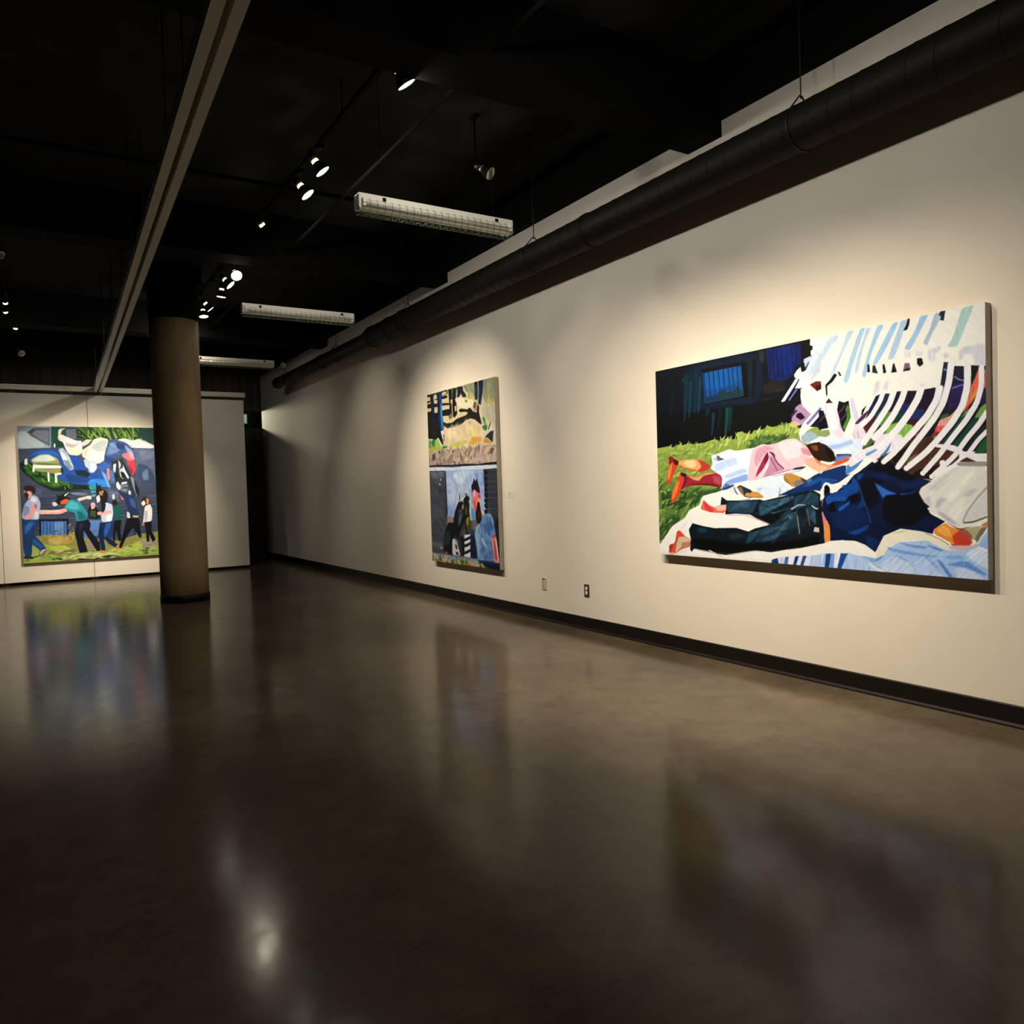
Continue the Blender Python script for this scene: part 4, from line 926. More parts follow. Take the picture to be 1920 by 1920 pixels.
F('efd690', '535 503 739 505 821 571 645 625 530 590', 1, 0.05, 1, 2)
F('caa0a0', '996 429 1157 430 1208 460 1021 463', 1, 0.05, 1, 2)
T('f0dca0 e6c0a8 ecd48a d8b890 f4e4c0 c8a890 e8cc70', '477 484 968 446 1235 444 1408 546 1454 618 1087 707 495 669', 170, 150, 65, 60, 0.05, 0.5, 0.45)
F('dfa04a', '1145 621 1353 623 1375 681 1087 713 1062 679', 1, 0.1, 1, 2)
F('c9c050', '759 653 1010 637 1048 678 755 706 523 698', 1, 0.1, 1, 2)
F('d98a2c', '1440 648 1525 673 1584 726 1400 695', 1, 0.05, 1, 1)
F('2f7a2e', '81 587 194 573 188 664 107 673', 1)
F('9ac060', '193 587 273 565 389 676 339 728 188 664', 1)
F('e0dcb8', '257 564 288 566 404 677 357 688', 1)
F('a8b838', '-5 666 524 678 522 712 -10 730', 1, 0.15, 1, 1)
F('2a8a3a', '404 677 524 678 507 704 386 710', 1)
F('5f9a4a', '0 581 81 587 90 686 2 681', 1, 0.05, 1, 1)
F('c87a40', '124 660 204 658 185 698 122 688', 1)
F('2c7a38', '1391 514 1461 501 1515 530 1469 576 1408 546', 1)
F('4f8a3c', '1404 403 1465 433 1474 496 1522 525 1449 500 1402 440', 1)
F('26242e', '1560 491 1585 487 1544 557 1513 567', 1)
F('262838', '1567 584 1640 584 1608 715 1514 654 1440 642 1504 610')
F('dcd6cc', '1571 517 1640 577 1568 578 1529 605 1531 575', 1)
F('e8dccb', '355 488 417 480 445 516 413 541 439 597 395 581', 1)
F('a98f7c', '-27 736 725 730 1204 740 1522 728 1714 746 1704 933 -6 914', 0, 0.12, 3)
T('8a7460 c0a488 6f5a4a b89c88 d0b898 94806e c8a898', '6 738 1691 745 1680 932 11 901', 170, 120, 70, 60, 0.05, 0.9)
F('4a4444', '85 770 166 753 193 818 111 856', 1, 0.05, 1, 1)
F('d8bc90', '941 867 999 824 1063 873 967 901', 1, 0.05, 1, 1)
F('d2b088', '1459 749 1546 742 1556 786 1467 830 1392 826', 1, 0.05, 1, 1)
F('c8a8a0', '1131 863 1314 847 1400 895 1128 914', 1, 0.05, 1, 1)
F('4a2c28', '637 745 695 749 664 780', 1)
F('0d131f', '-5 897 265 904 626 916 993 918 1258 933 1511 925 1704 927 1702 958 1126 948 711 943 -7 918', 0, 0.2)
F('1a3a5a', '418 924 798 930 624 949 447 936', 1)
F('46505e', '-17 926 1696 957 1691 2120 -15 2118', 0, 0.1, 2)
F('d9dfdc', '-17 926 356 933 630 947 955 945 1689 957 1693 1002 1015 992 -10 971', 0, 0.04)
F('43444c', '-10 967 440 979 455 1545 332 1825 354 2023 -8 2019', 0, 0.15)
F('6a6872', '8 980 422 986 382 1072 167 1082 59 1047', 1, 0.1, 1, 3)
F('2a2c34', '212 1212 445 1168 468 1215 246 1244', 1, 0.1, 0, 1)
F('26282e', '191 1260 441 1231 447 1270 243 1292', 1, 0.1, 0, 1)
F('2c2f37', '7 1368 199 1384 444 1415 449 1408 203 1376 11 1360', 0, 0.1, 0)
F('2c2f37', '3 1425 195 1440 440 1470 445 1463 200 1433 7 1417', 0, 0.1, 0)
F('2c2f37', '-1 1491 190 1505 436 1533 441 1526 195 1497 3 1483', 0, 0.1, 0)
F('2c2f37', '-7 1564 185 1577 431 1604 437 1597 190 1569 -2 1556', 0, 0.1, 0)
F('2c2f37', '-11 1630 181 1642 427 1667 432 1660 186 1634 -7 1622', 0, 0.1, 0)
F('2c2f37', '-16 1704 176 1714 422 1739 428 1731 181 1706 -12 1696', 0, 0.1, 0)
F('2c2f37', '-21 1778 171 1787 418 1810 423 1802 176 1779 -17 1770', 0, 0.1, 0)
F('2c2f37', '-27 1860 166 1868 412 1889 418 1881 171 1860 -23 1852', 0, 0.1, 0)
F('2c2f37', '-32 1934 161 1941 408 1960 413 1952 166 1933 -28 1926', 0, 0.1, 0)
F('5a5f62', '-16 1864 311 1874 323 1961 -2 1929', 1, 0.1, 0, 2)
F('3a3838', '366 1309 464 1278 463 1545 382 1594', 1, 0.05, 1, 2)
T('52545c 363942 2c2e36 60626a 4a4440', '25 997 421 1010 422 1514 350 1816 20 1879', 150, 220, 35, 22, 0.05, 0.3, 0.5)
F('c9c9c6', '289 1089 311 1076 335 1090 309 1103', 1)
F('c9c9c6', '258 1144 281 1131 305 1145 279 1158', 1)
F('d8b878', '245 1925 289 1927 288 1955 252 1949', 1)
F('a4b6d4', '440 979 1391 995 1422 1444 1399 1602 455 1545', 0, 0.06, 2)
F('d4e0e6', '659 1018 857 994 1107 1003 978 1088 782 1159 670 1103', 1, 0.05, 1, 4)
F('7f9ccc', '1136 1040 1382 1027 1403 1286 1303 1241 1251 1124', 1, 0.05, 1, 4)
F('c0cce4', '462 1168 716 1157 708 1280 600 1403 482 1388', 1, 0.05, 1, 4)
F('8aa4d0', '464 1404 668 1388 626 1527 473 1537', 1, 0.05, 1, 3)
T('c4d4e4 98b0d8 b4c4e0 dce4e8 88a4d4', '474 988 1376 1005 1409 1429 734 1387 474 1513', 150, 170, 70, 50, 0.05, 0.6, 0.4)
F('141d2a', '431 983 457 984 473 1529 439 1529')
F('a0826a', '464 1537 625 1546 603 1620 450 1624')
F('33343c', '1384 998 1680 995 1682 2044 1589 1739 1419 1501 1398 1243', 0, 0.15, 0)
F('0e1016', '1397 1013 1455 1008 1489 1037 1459 1065 1416 1056', 1)
F('565660', '1463 1004 1576 1004 1679 1012 1680 1006 1576 999 1462 998', 0, 0.04)
F('0e1016', '1393 1084 1451 1079 1485 1108 1455 1136 1412 1128', 1)
F('565660', '1459 1075 1572 1075 1675 1081 1676 1076 1572 1069 1458 1069', 0, 0.04)
F('0e1016', '1389 1149 1447 1143 1481 1172 1451 1200 1408 1193', 1)
F('565660', '1455 1139 1568 1138 1671 1144 1672 1138 1568 1132 1455 1133', 0, 0.04)
F('0e1016', '1385 1214 1443 1207 1477 1237 1447 1265 1405 1257', 1)
F('565660', '1451 1203 1564 1202 1668 1207 1669 1201 1565 1196 1451 1198', 0, 0.04)
F('0e1016', '1382 1271 1440 1265 1474 1294 1444 1322 1401 1315', 1)
F('565660', '1448 1260 1561 1258 1664 1263 1665 1257 1561 1252 1447 1255', 0, 0.04)
F('0e1016', '1378 1336 1436 1329 1470 1358 1440 1386 1397 1379', 1)
F('565660', '1444 1325 1557 1322 1661 1326 1662 1320 1558 1316 1444 1319', 0, 0.04)
F('0e1016', '1375 1394 1433 1386 1467 1415 1437 1444 1394 1437', 1)
F('565660', '1441 1382 1554 1378 1658 1382 1659 1376 1554 1373 1440 1376', 0, 0.04)
F('0e1016', '1371 1458 1429 1451 1463 1479 1433 1508 1390 1502', 1)
F('565660', '1437 1446 1550 1442 1654 1445 1655 1439 1551 1436 1437 1441', 0, 0.04)
F('14161c', '1629 1527 1674 1582 1682 2044 1609 1879 1593 1668', 1, 0.1)
F('d8dcc8', '769 1235 796 1189 821 1311 900 1319 951 1267 998 1271 996 1305 882 1349 835 1342', 1)
F('e8dcb0', '701 1387 768 1250 780 1311 734 1387', 1)
F('4a3c10', '796 1235 812 1311 802 1342 778 1342')
F('7a6420', '935 1267 983 1256 995 1312 947 1327', 1)
F('0a0d12', '768 1364 866 1357 911 1402 918 1538 881 1629 775 1769 658 1812 574 1808 612 1620 662 1480', 0, 0.2, 2)
F('0b0b0e', '603 1620 502 1611 411 1688 332 1825 339 1976 390 2005 561 2011 857 2009 915 1839 809 1753', 0, 0.2, 2)
F('26303c', '744 1487 843 1463 888 1508 819 1600 749 1678 721 1602', 1, 0.2, 2, 1)
F('6a6f78', '808 1509 840 1516 803 1585 758 1663 762 1601', 1, 0.05, 1, 1)
F('4a3a54', '728 1479 829 1440 873 1493 761 1487', 1, 0.05, 1, 1)
F('3f3a36', '814 1676 915 1598 910 1674 774 1792 741 1793', 1, 0.05, 1, 1)
F('a88a78', '838 1418 896 1380 883 1463 852 1448', 1)
F('10322e', '352 1785 479 1701 540 1809 467 1890 343 1912', 1, 0.2, 1, 2)
F('16354a', '611 1760 708 1795 771 1838 670 1873 625 1806', 1, 0.05, 1, 1)
F('0f1416', '883 1342 933 1304 997 1290 1042 1313 1035 1432 1044 1536 1015 1745 921 1749 898 1613 909 1432', 0, 0.2, 2)
F('4f4312', '965 1544 1044 1536 1053 1640 1032 1722 969 1739 935 1658 931 1583', 1, 0.2, 2, 1)
F('a08f20', '957 1560 1028 1540 994 1581 974 1657 945 1612', 1)
F('5a4a18', '926 1417 972 1432 982 1522 920 1508', 1)
F('d8d8b8', '1016 1350 1063 1342 1059 1535 1087 1580 1042 1558 1025 1461 1044 1402', 1)
F('d7cfd6', '573 1823 625 1806 703 1879 776 2013 561 2015', 1, 0.05, 2)
F('2a1a20', '637 1875 686 1888 699 1941 658 1936', 1)
F('2a1a20', '648 1967 714 1971 728 2009 662 2005', 1)
F('9a9aa0', '625 1806 706 1833 735 1893 671 1865', 1, 0.05, 1, 1)
F('2e3038', '708 1802 789 1814 826 1995 776 2013 718 1894', 1, 0.1)
F('efe9e4', '889 1757 1031 1745 1014 2018 873 2015', 0, 0.05, 0)
F('17151a', '883 1799 966 1781 1033 1759 1031 1797 964 1818 881 1837', 1)
F('17151a', '879 1871 962 1852 1029 1831 1027 1868 960 1890 876 1909', 1)
F('17151a', '873 1955 957 1935 1024 1913 1022 1950 955 1973 871 1993', 1)
F('e03040', '364 1998 409 1972 442 2002 389 2017', 1)
F('1c3a60', '1043 1670 1126 1704 1142 1933 1182 2019 1014 2014', 1, 0.15, 2)
F('0c1a38', '1047 1744 1152 1777 1182 2026 1014 2018', 1, 0.1)
F('5c9ac8', '1073 1439 1141 1446 1179 1567 1073 1569', 1)
F('6f6a60', '1088 1572 1194 1570 1173 1681 1096 1683', 1, 0.05, 1, 1)
F('100e12', '1089 1180 1129 1151 1163 1093 1206 1130 1231 1087 1257 1153 1283 1205 1294 1270 1228 1255 1155 1225 1107 1261', 0, 0.2, 2)
F('ef7a80', '1099 1268 1155 1218 1228 1255 1294 1270 1297 1343 1236 1372 1186 1460 1143 1416 1102 1342', 1, 0.08, 2)
F('f6b8c0', '1139 1239 1185 1225 1196 1299 1134 1313', 1, 0.05, 1, 1)
F('f05a38', '1117 1350 1208 1343 1235 1387 1187 1445 1128 1409', 1)
F('f2a050', '1192 1357 1230 1343 1234 1401 1196 1416', 1)
F('e8403a', '1241 1284 1301 1278 1298 1336 1253 1343', 1)
F('f8ccb0', '1255 1314 1297 1343 1291 1445 1377 1480 1345 1524 1288 1503 1235 1387', 1)
F('150d10', '1221 1372 1274 1357 1298 1459 1330 1531 1296 1612 1221 1628 1179 1578 1171 1460 1210 1431', 1, 0.2, 2)
F('e03a3a', '1142 1431 1217 1438 1193 1475 1163 1460', 1)
F('4a1818', '1230 1474 1274 1481 1262 1561 1225 1555', 1)
F('6d94bc', '1282 1605 1346 1517 1434 1494 1519 1496 1571 1570 1617 1731 1532 1755 1511 1884 1559 2024 1197 2033 1187 1938 1139 1741 1190 1636', 0, 0.1, 2)
F('9ab8cc', '1174 1651 1266 1620 1275 1721 1239 1825 1248 1927 1197 2018 1188 1923 1142 1741', 1, 0.05, 1, 2)
F('3c5c92', '1417 1530 1531 1542 1567 1634 1533 1741 1391 1732 1338 1647 1371 1574', 1, 0.15, 3, 2)
F('48689c', '1328 1814 1530 1798 1518 1998 1345 2023 1261 1955', 1, 0.15, 3, 2)
T('7fa4c8 5478a8 93b4cc 3c5c92 88a0c4', '1314 1553 1518 1514 1590 1725 1504 1999 1242 2015 1215 1723', 110, 170, 60, 44, 0.05, 0.6, 0.4)
F('bcd4c8', '1286 1779 1330 1785 1425 1889 1354 1863', 1, 0.05, 1, 1)
F('a4c4d8', '1505 1493 1558 1549 1581 1640 1543 1570', 1)
F('6a8cc0', '1346 1517 1433 1501 1413 1602 1324 1640', 1, 0.05, 1, 1)
F('e88a8c', '1517 1777 1617 1738 1668 2044 1565 2037 1538 1897', 0, 0.06, 2)
F('d84a4a', '1533 1741 1611 1724 1616 1749 1538 1776', 1)
F('c84848', '1573 1782 1600 1795 1643 2018 1575 1994', 1, 0.05, 1, 1)
F('f6c8b8', '1595 1767 1629 1766 1676 2037 1649 2032', 1)
F('7d93b0', '1 2015 337 2016 792 2028 1197 2025 1256 2043 1254 2073 789 2074 -1 2056', 0, 0.1, 0)
F('c8d4dc', '301 2026 423 2027 524 2060 334 2048', 1)
F('0c1f52', '1197 2033 1668 2044 1684 2127 1254 2073', 0, 0.1, 0)
F('0a0f14', '1254 2073 1687 2078 1685 2120 1512 2112 1252 2109')
F('3a4c22', '-1 2056 789 2066 1269 2072 1512 2109 1691 2123 945 2124 -6 2126', 0, 0.2, 3)
T('c8b050 5f8a3a 8a7030 d8c090 2a5a2c c09080 b0a048 3c7034 caa8a0', '7 2063 1254 2073 1398 2106 786 2120 22 2116', 170, 150, 55, 30, 0.05, 0.6)
F('c8a888', '918 2058 1027 2058 1192 2106 1100 2120 979 2091', 1, 0.05, 1, 1)
F('caa0a0', '1149 2080 1253 2080 1222 2112 1147 2110', 1, 0.05, 1, 1)
F('0d1814', '1283 2078 1693 2085 1691 2130 1469 2115', 1, 0.2)

cv = cv_left = Canvas(2300, 2265, 380, 376, '3c4656', 3)
def F(c, pts, *a): cv.fill(c, [float(v) for v in pts.split()], *a)
def T(cols, pts, *a): cv.tufts(cols.split(), [float(v) for v in pts.split()], *a)
F('3c4656', '-13 -12 2483 -45 2551 2510 -34 2330', 0, 0.12, 0)
F('8fa4ae', '-7 -4 478 2 459 358 -15 377', 0, 0.06)
F('b8c0bc', '10 68 133 99 417 341 7 369', 1, 0.05, 1, 3)
F('5d6068', '133 99 221 24 463 19 453 333 186 163', 0, 0.1)
F('3a3c44', '147 102 234 48 447 44 453 61 247 72 188 122')
F('787c82', '247 64 446 61 434 292 215 146', 1, 0.1, 1, 2)
F('7a98a8', '460 19 477 19 467 341 449 333')
F('0f4a32', '484 19 694 15 662 340 488 341', 0, 0.15, 2)
F('6a6e74', '692 48 846 45 838 204 698 206', 0, 0.12, 0)
F('1a4a40', '633 74 692 56 700 173 644 140', 1)
F('163019', '847 20 2056 7 2041 366 1479 214 1281 182 1053 219 846 188', 0, 0.2, 3)
T('2f5a20 4f7a28 6f9a34 12280f 86a840 1c3c16', '854 29 2024 16 1984 191 1511 197 905 187', 260, 190, 60, 28, 0.05, 0.3)
F('28302c', '1334 45 1393 78 1448 232 1371 215', 1)
F('103a34', '1801 20 2056 15 2043 331 1887 210 1795 159', 1, 0.15, 3)
F('d9d8cc', '1464 214 1574 187 1713 229 1793 193 1918 244 2043 313 2041 366 1707 359 1506 300', 1)
F('b8bcae', '1493 248 1662 299 1723 350 1582 334', 1, 0.05, 1, 2)
F('e8e4da', '1823 228 2011 313 2009 357 1818 350', 1, 0.05, 1, 2)
F('565e76', '1706 368 2073 366 2079 1002 1791 962 1741 646', 0, 0.15, 3)
F('30405c', '1759 611 1931 682 2021 824 2046 1001 1775 962', 1, 0.15, 3, 1)
F('6a7288', '1784 402 2040 401 2033 542 1839 576', 1, 0.15, 3, 3)
F('5c7488', '1830 787 1929 717 1936 929 1840 927', 1, 0.2, 1, 2)
F('0d2014', '6 622 80 556 201 639 643 708 1027 745 1183 952 1162 1072 800 1099 449 1083 227 937 41 753', 1, 0.2, 3)
F('2c5a20', '75 638 198 705 410 740 639 792 719 945 509 1042 256 937 96 770', 1, 0.25, 3, 3)
T('1c4418 3a6a24 56862c 0f2a14', '47 638 643 708 1018 915 713 1046 312 955', 160, 150, 35, 30, 0.05, 0.4)
F('1c4a94', '115 540 214 408 344 375 515 382 626 474 647 641 818 743 1177 763 1294 868 1301 1040 718 962 519 858 639 775 590 607 453 474 281 474 164 556', 1, 0.15)
F('2a62b4', '153 491 285 408 485 399 596 490 453 466 282 466', 1, 0.05, 1, 1)
F('8f9a5c', '164 556 281 474 424 466 564 540 597 758 522 791 210 738 202 622', 1, 0.1)
F('d8dcc8', '177 565 310 474 438 474 535 557 418 590 204 589', 1, 0.05, 1, 2)
F('6a7838', '217 606 589 624 588 641 300 656', 1)
F('9a8858', '325 706 584 716 581 775 465 782', 1, 0.05, 1, 1)
F('f2efe0', '195 631 223 639 602 661 597 699 219 697 209 763 184 754')
F('f2efe0', '393 773 422 770 421 923 399 926')
F('f2efe0', '501 787 596 775 597 800 528 816 532 942 502 945')
F('e8e6d8', '80 556 116 524 124 638 75 638', 1)
F('b0bcc8', '566 382 632 357 714 473 790 709 729 742 647 641 610 507', 1, 0.12)
F('e4e6e6', '601 407 655 473 707 608 662 624 610 507', 1, 0.05, 1, 1)
F('7a8890', '622 557 709 574 775 709 701 725', 1, 0.2, 1, 1)
F('12489c', '728 473 859 507 940 676 952 744 789 726', 1, 0.15)
F('0a1c30', '788 743 937 744 1024 796 991 864 842 845', 1, 0.2)
F('2f7cc4', '957 931 1080 882 1262 902 1301 1040 1014 1001', 1, 0.12, 0)
F('173c70', '639 792 961 846 1016 949 719 945', 1, 0.15, 0)
F('2a8a80', '984 1000 1165 1003 1147 1072 1010 1086', 1)
F('48a0c8', '1017 1095 1131 1089 1063 1225 1028 1172', 1)
F('0f3a2a', '553 208 670 190 677 340 517 349', 1)
F('ece6d6', '578 141 630 132 700 173 844 238 918 237 924 406 860 490 728 473 688 407 638 257 595 241 568 208', 1)
F('d8c8a8', '574 141 591 42 694 20 633 74 615 141', 1)
F('efe4cc', '583 58 635 33 600 141 578 141')
F('b8b4a8', '666 273 811 305 902 254 808 356 691 340', 1, 0.05, 1, 2)
F('e9dcb4', '734 373 897 355 906 473 743 473', 1, 0.05, 1, 2)
F('c89a88', '569 191 590 191 588 224 569 228', 1)
F('dfe0da', '514 274 533 307 524 357 500 341', 1)
F('d8cfae', '916 271 993 211 1068 219 1019 287 927 338', 1)
F('dcd6c0', '909 406 1049 303 1098 210 1206 175 1326 207 1286 404 1247 575 1153 635 1005 575 919 507', 1, 0.06, 3)
F('b8bcb0', '1047 337 1203 234 1309 233 1271 404 1132 439', 1, 0.08, 3, 3)
F('eae4cc', '967 439 1134 405 1235 507 1153 626 1006 558', 1, 0.05, 1, 3)
F('c4bfa0', '939 405 1016 354 978 507 935 490', 1, 0.05, 1, 2)
F('b4bed0', '932 541 1124 609 1134 712 1070 788 1010 779 998 711 955 676', 1, 0.08)
F('dfe2ea', '1033 609 1107 643 1102 745 1040 770', 1, 0.05, 1, 2)
F('34507e', '1333 216 1448 215 1601 265 1720 402 1762 541 1654 472 1514 472 1435 507 1306 627 1241 541 1271 404', 1, 0.2)
F('6a82a8', '1354 250 1476 283 1501 403 1375 472 1283 472', 1, 0.15, 1, 2)
F('1c3464', '1430 266 1584 299 1548 403 1457 369', 1)
F('1f3a70', '1251 490 1433 541 1321 627 1247 575', 1)
F('8a98b4', '1568 299 1689 402 1716 507 1609 437', 1, 0.05, 1, 1)
F('2c58a0', '1168 643 1261 592 1349 679 1239 747 1264 867 1191 780 1135 694', 1, 0.15)
F('6f9cc4', '1192 763 1266 816 1331 1076 1300 1066 1219 849', 1)
F('e46a72', '1506 481 1641 420 1728 576 1618 585', 1, 0.06)
F('f09a9c', '1625 429 1687 437 1729 559 1651 541', 1, 0.05, 1, 1)
F('c03440', '1587 576 1728 585 1736 751 1668 855 1628 715', 1, 0.1)
F('8a2430', '1615 645 1689 750 1654 837', 1)
F('20262c', '1353 593 1526 541 1668 855 1768 1102 1745 1260 1669 1188 1599 994 1413 973 1375 782', 0, 0.2)
F('c4cccc', '1382 644 1429 627 1405 800 1377 748', 1)
F('aeb8b8', '1463 558 1506 645 1470 749 1519 697 1561 801 1525 905 1480 853 1465 679', 1)
F('d8dcd8', '1529 645 1563 749 1620 872 1603 906 1531 766', 1)
F('0a0c10', '1485 766 1546 784 1573 871 1510 888', 1)
F('0a0c10', '1405 800 1444 800 1448 887 1402 869', 1)
F('7a8890', '1637 855 1683 873 1765 1173 1730 1242 1676 1048', 1)
F('c87a80', '1279 713 1317 704 1340 868 1299 937 1274 816', 1)
F('4a6a98', '1308 747 1377 748 1398 956 1335 972', 1, 0.15)
F('e0e0d8', '1499 957 1585 950 1584 976 1497 992')
F('6f7c88', '1474 992 1599 994 1577 1133 1469 1096', 1, 0.2)
F('141820', '1698 890 1783 1138 1753 1260 1705 1101', 1)
F('2f3846', '-10 1151 708 1155 2040 1162 2040 1146 709 1140 -9 1136', 0, 0.1, 0)
F('2f3846', '-13 1207 705 1213 2037 1223 2037 1207 706 1198 -12 1192', 0, 0.1, 0)
F('2f3846', '-16 1263 702 1270 2034 1283 2035 1267 703 1255 -16 1248', 0, 0.1, 0)
F('2f3846', '-19 1320 699 1328 2032 1344 2032 1328 700 1313 -19 1305', 0, 0.1, 0)
F('2f3846', '-23 1376 696 1386 2029 1404 2030 1388 697 1371 -22 1361', 0, 0.1, 0)
F('2f3846', '-26 1432 693 1444 2027 1465 2027 1449 694 1428 -25 1417', 0, 0.1, 0)
F('2f3846', '-29 1488 690 1501 2024 1526 2024 1510 691 1486 -28 1473', 0, 0.1, 0)
F('2f3846', '-32 1545 687 1559 2021 1586 2022 1570 688 1544 -32 1530', 0, 0.1, 0)
F('2f3846', '-35 1601 684 1617 2019 1647 2019 1631 685 1602 -35 1586', 0, 0.1, 0)
F('2f3846', '-39 1657 681 1675 2016 1708 2017 1692 682 1660 -38 1642', 0, 0.1, 0)
F('2f3846', '-42 1714 678 1733 2014 1769 2014 1753 679 1718 -41 1699', 0, 0.1, 0)
F('2f3846', '-45 1770 675 1791 2011 1830 2012 1814 676 1776 -44 1755', 0, 0.1, 0)
F('4a5468', '25 1032 308 1021 301 1155 32 1148', 1, 0.1, 0, 3)
F('7a8494', '710 1114 1008 1129 915 1170 738 1148', 1, 0.05, 1, 2)
F('56627a', '1284 1092 1468 1113 1444 1304 1291 1265', 1, 0.1, 0, 3)
F('0a0d14', '243 1555 672 1560 661 1827 235 1840')
F('4574b0', '270 1586 638 1591 631 1829 265 1816', 0, 0.12, 2)
F('274d86', '299 1587 295 1691 290 1809 304 1810 309 1692 313 1588', 0, 0.1, 2)
F('274d86', '348 1589 344 1694 339 1812 353 1812 358 1694 362 1590', 0, 0.1, 2)
F('274d86', '397 1591 393 1696 388 1814 402 1815 407 1696 411 1592', 0, 0.1, 2)
F('274d86', '446 1593 442 1698 437 1817 452 1817 456 1698 461 1594', 0, 0.1, 2)
F('274d86', '495 1595 491 1700 487 1819 501 1819 506 1701 510 1596', 0, 0.1, 2)
F('274d86', '545 1597 541 1702 536 1821 551 1822 556 1703 560 1598', 0, 0.1, 2)
F('274d86', '595 1599 591 1705 586 1824 601 1824 606 1705 610 1600', 0, 0.1, 2)
F('8fb0d8', '450 1605 596 1603 586 1790 469 1801', 1, 0.05, 1, 3, 0.5)
F('5a80b8', '984 1601 1152 1599 1147 1851 863 1907 852 1820', 0, 0.1, 2)
F('20375e', '1230 1576 1369 1582 1354 1897 1214 1907', 0, 0.1, 2)
F('0b1018', '1665 1629 1761 1632 1763 1953 1667 1948')
F('4a70b0', '1681 1807 1744 1827 1748 1917 1684 1913')
F('8f8a42', '-8 1861 207 1822 352 1812 732 1831 969 1912 1428 1971 1718 1879 2076 1843 2049 2475 -34 2330', 0, 0.1, 0)
F('9fb04c', '-1 1979 343 1964 690 2069 1420 2147 1811 1956 2071 1969 2049 2475 -20 2331', 1, 0.12, 0, 1)
F('c2a65c', '348 1880 554 1839 639 1912 517 1991 372 1966', 1, 0.1, 1, 1)
F('b8964e', '552 1890 671 1862 696 1967 576 1994', 1, 0.05, 1, 1)
F('8a6f50', '516 2008 750 2073 777 2126 450 2158 335 2117', 1, 0.05, 1, 1)
F('a08478', '907 1943 1117 1989 1051 2091 930 2083', 1, 0.05, 1, 1)
F('a89080', '1745 1988 2071 1969 2065 2113 1756 2114', 1, 0.05, 1, 2)
F('d8cfa0', '655 2171 1264 2156 1417 2218 1105 2251 504 2230', 1, 0.05, 1, 2)
F('b8c850', '341 2015 576 1994 720 2071 452 2107', 1, 0.05, 1, 1)
F('b4c44c', '1486 2080 1776 2025 1785 2169 1497 2187', 1, 0.05, 1, 1)
F('2c4a1e', '388 2222 506 2196 593 2236 444 2269', 1)
F('16301c', '742 2228 951 2259 1105 2242 1104 2269 799 2275', 1)
F('20401e', '1105 2234 1261 2208 1510 2242 1304 2282', 1)
F('385a28', '1771 2132 1901 2122 1863 2246 1782 2241', 1, 0.2)
F('a8ba48', '-13 2196 387 2239 950 2294 2026 2256 2051 2439 -18 2280', 1, 0.12, 0, 1)
T('c8b060 8a7434 b89a50', '135 1835 733 1814 729 1900 147 1886', 60, 110, -75, 14, 0.05, 0.5)
T('c8b060 a08a40', '667 1657 756 1661 745 1866 656 1862', 16, 90, -70, 12, 0.05, 0.5)
T('7a9a38 b8c85c 55782c d0d078', '9 2063 659 2102 1984 2073 1977 2253 650 2274 -2 2248', 150, 150, -8, 20, 0.05, 0.3)
T('465066 323c4c 56627a 2a3440', '1 966 2046 1001 2010 1858 -46 1793', 120, 300, -2, 14, 0.05, 0.08)
F('2a1a1c', '45 1041 70 984 140 977 202 1003 220 1069 195 1135 149 1068 107 1067 108 1183 78 1215 60 1149', 1, 0.15)
F('e8a090', '81 1083 135 1068 161 1118 158 1168 100 1199 117 1134', 1)
F('d85850', '45 1049 81 1075 70 1108 49 1091', 1)
F('a8b0c8', '174 1135 243 1170 279 1288 258 1421 236 1554 11 1529 7 1462 53 1281', 1, 0.08, 2)
F('dfe0e6', '173 1152 240 1220 195 1269 126 1233', 1, 0.05, 1, 2)
F('7f8aa8', '36 1330 107 1316 115 1433 27 1496', 1, 0.05, 1, 2)
F('d6d4d4', '188 1402 251 1421 237 1546 165 1543', 1, 0.05, 1, 1)
F('ee9c94', '165 1301 215 1286 217 1386 124 1516 49 1597 39 1647 -6 1628 0 1587 115 1433', 1, 0.06)
F('c8505c', '187 1285 221 1303 218 1369 190 1352', 1, 0.05, 1, 1)
F('1c3c68', '3 1537 243 1555 224 1638 139 1768 232 1891 325 2031 251 2078 129 1953 120 2104 102 2170 18 2148 -7 1962 -13 1694', 0, 0.15, 2)
F('2f64a4', '107 1583 192 1586 99 1716 38 1797 31 1663', 1, 0.15, 1, 2)
F('2a5a94', '148 1853 284 1995 252 2044 130 1919', 1, 0.05, 1, 1)
F('8a7454', '222 2076 281 2046 337 2083 275 2164 202 2176', 1)
F('d8c8b0', '281 2046 310 2056 248 2128 219 2127', 1)
F('3a2c24', '4 2147 132 2155 144 2198 2 2189', 1)
F('141318', '504 1143 560 1169 621 1129 696 1096 648 1180 705 1215 724 1275 625 1332 538 1312 497 1260 452 1293 529 1211', 1, 0.15)
F('ded8cc', '446 1267 497 1269 523 1320 471 1341 444 1309', 1)
F('d8582c', '555 1262 646 1214 703 1249 626 1315 568 1305', 1)
F('e8e4da', '620 1154 696 1105 633 1180')
F('e8c8b0', '808 1218 944 1187 975 1171 1026 1207 1017 1241 942 1230 835 1270', 1)
F('f0d0b8', '960 1174 1028 1181 1025 1232 973 1222', 1)
F('2c8890', '689 1232 836 1261 905 1375 960 1480 940 1582 788 1610 766 1456 679 1435 609 1365', 1, 0.1, 3)
F('4ab0b4', '703 1249 819 1304 843 1407 725 1403 623 1366', 1, 0.05, 1, 2)
F('17646c', '798 1423 886 1460 941 1565 819 1595', 1, 0.05, 1, 2)
F('eea898', '259 1404 317 1389 489 1412 623 1374 664 1426 544 1473 327 1465 256 1463', 1)
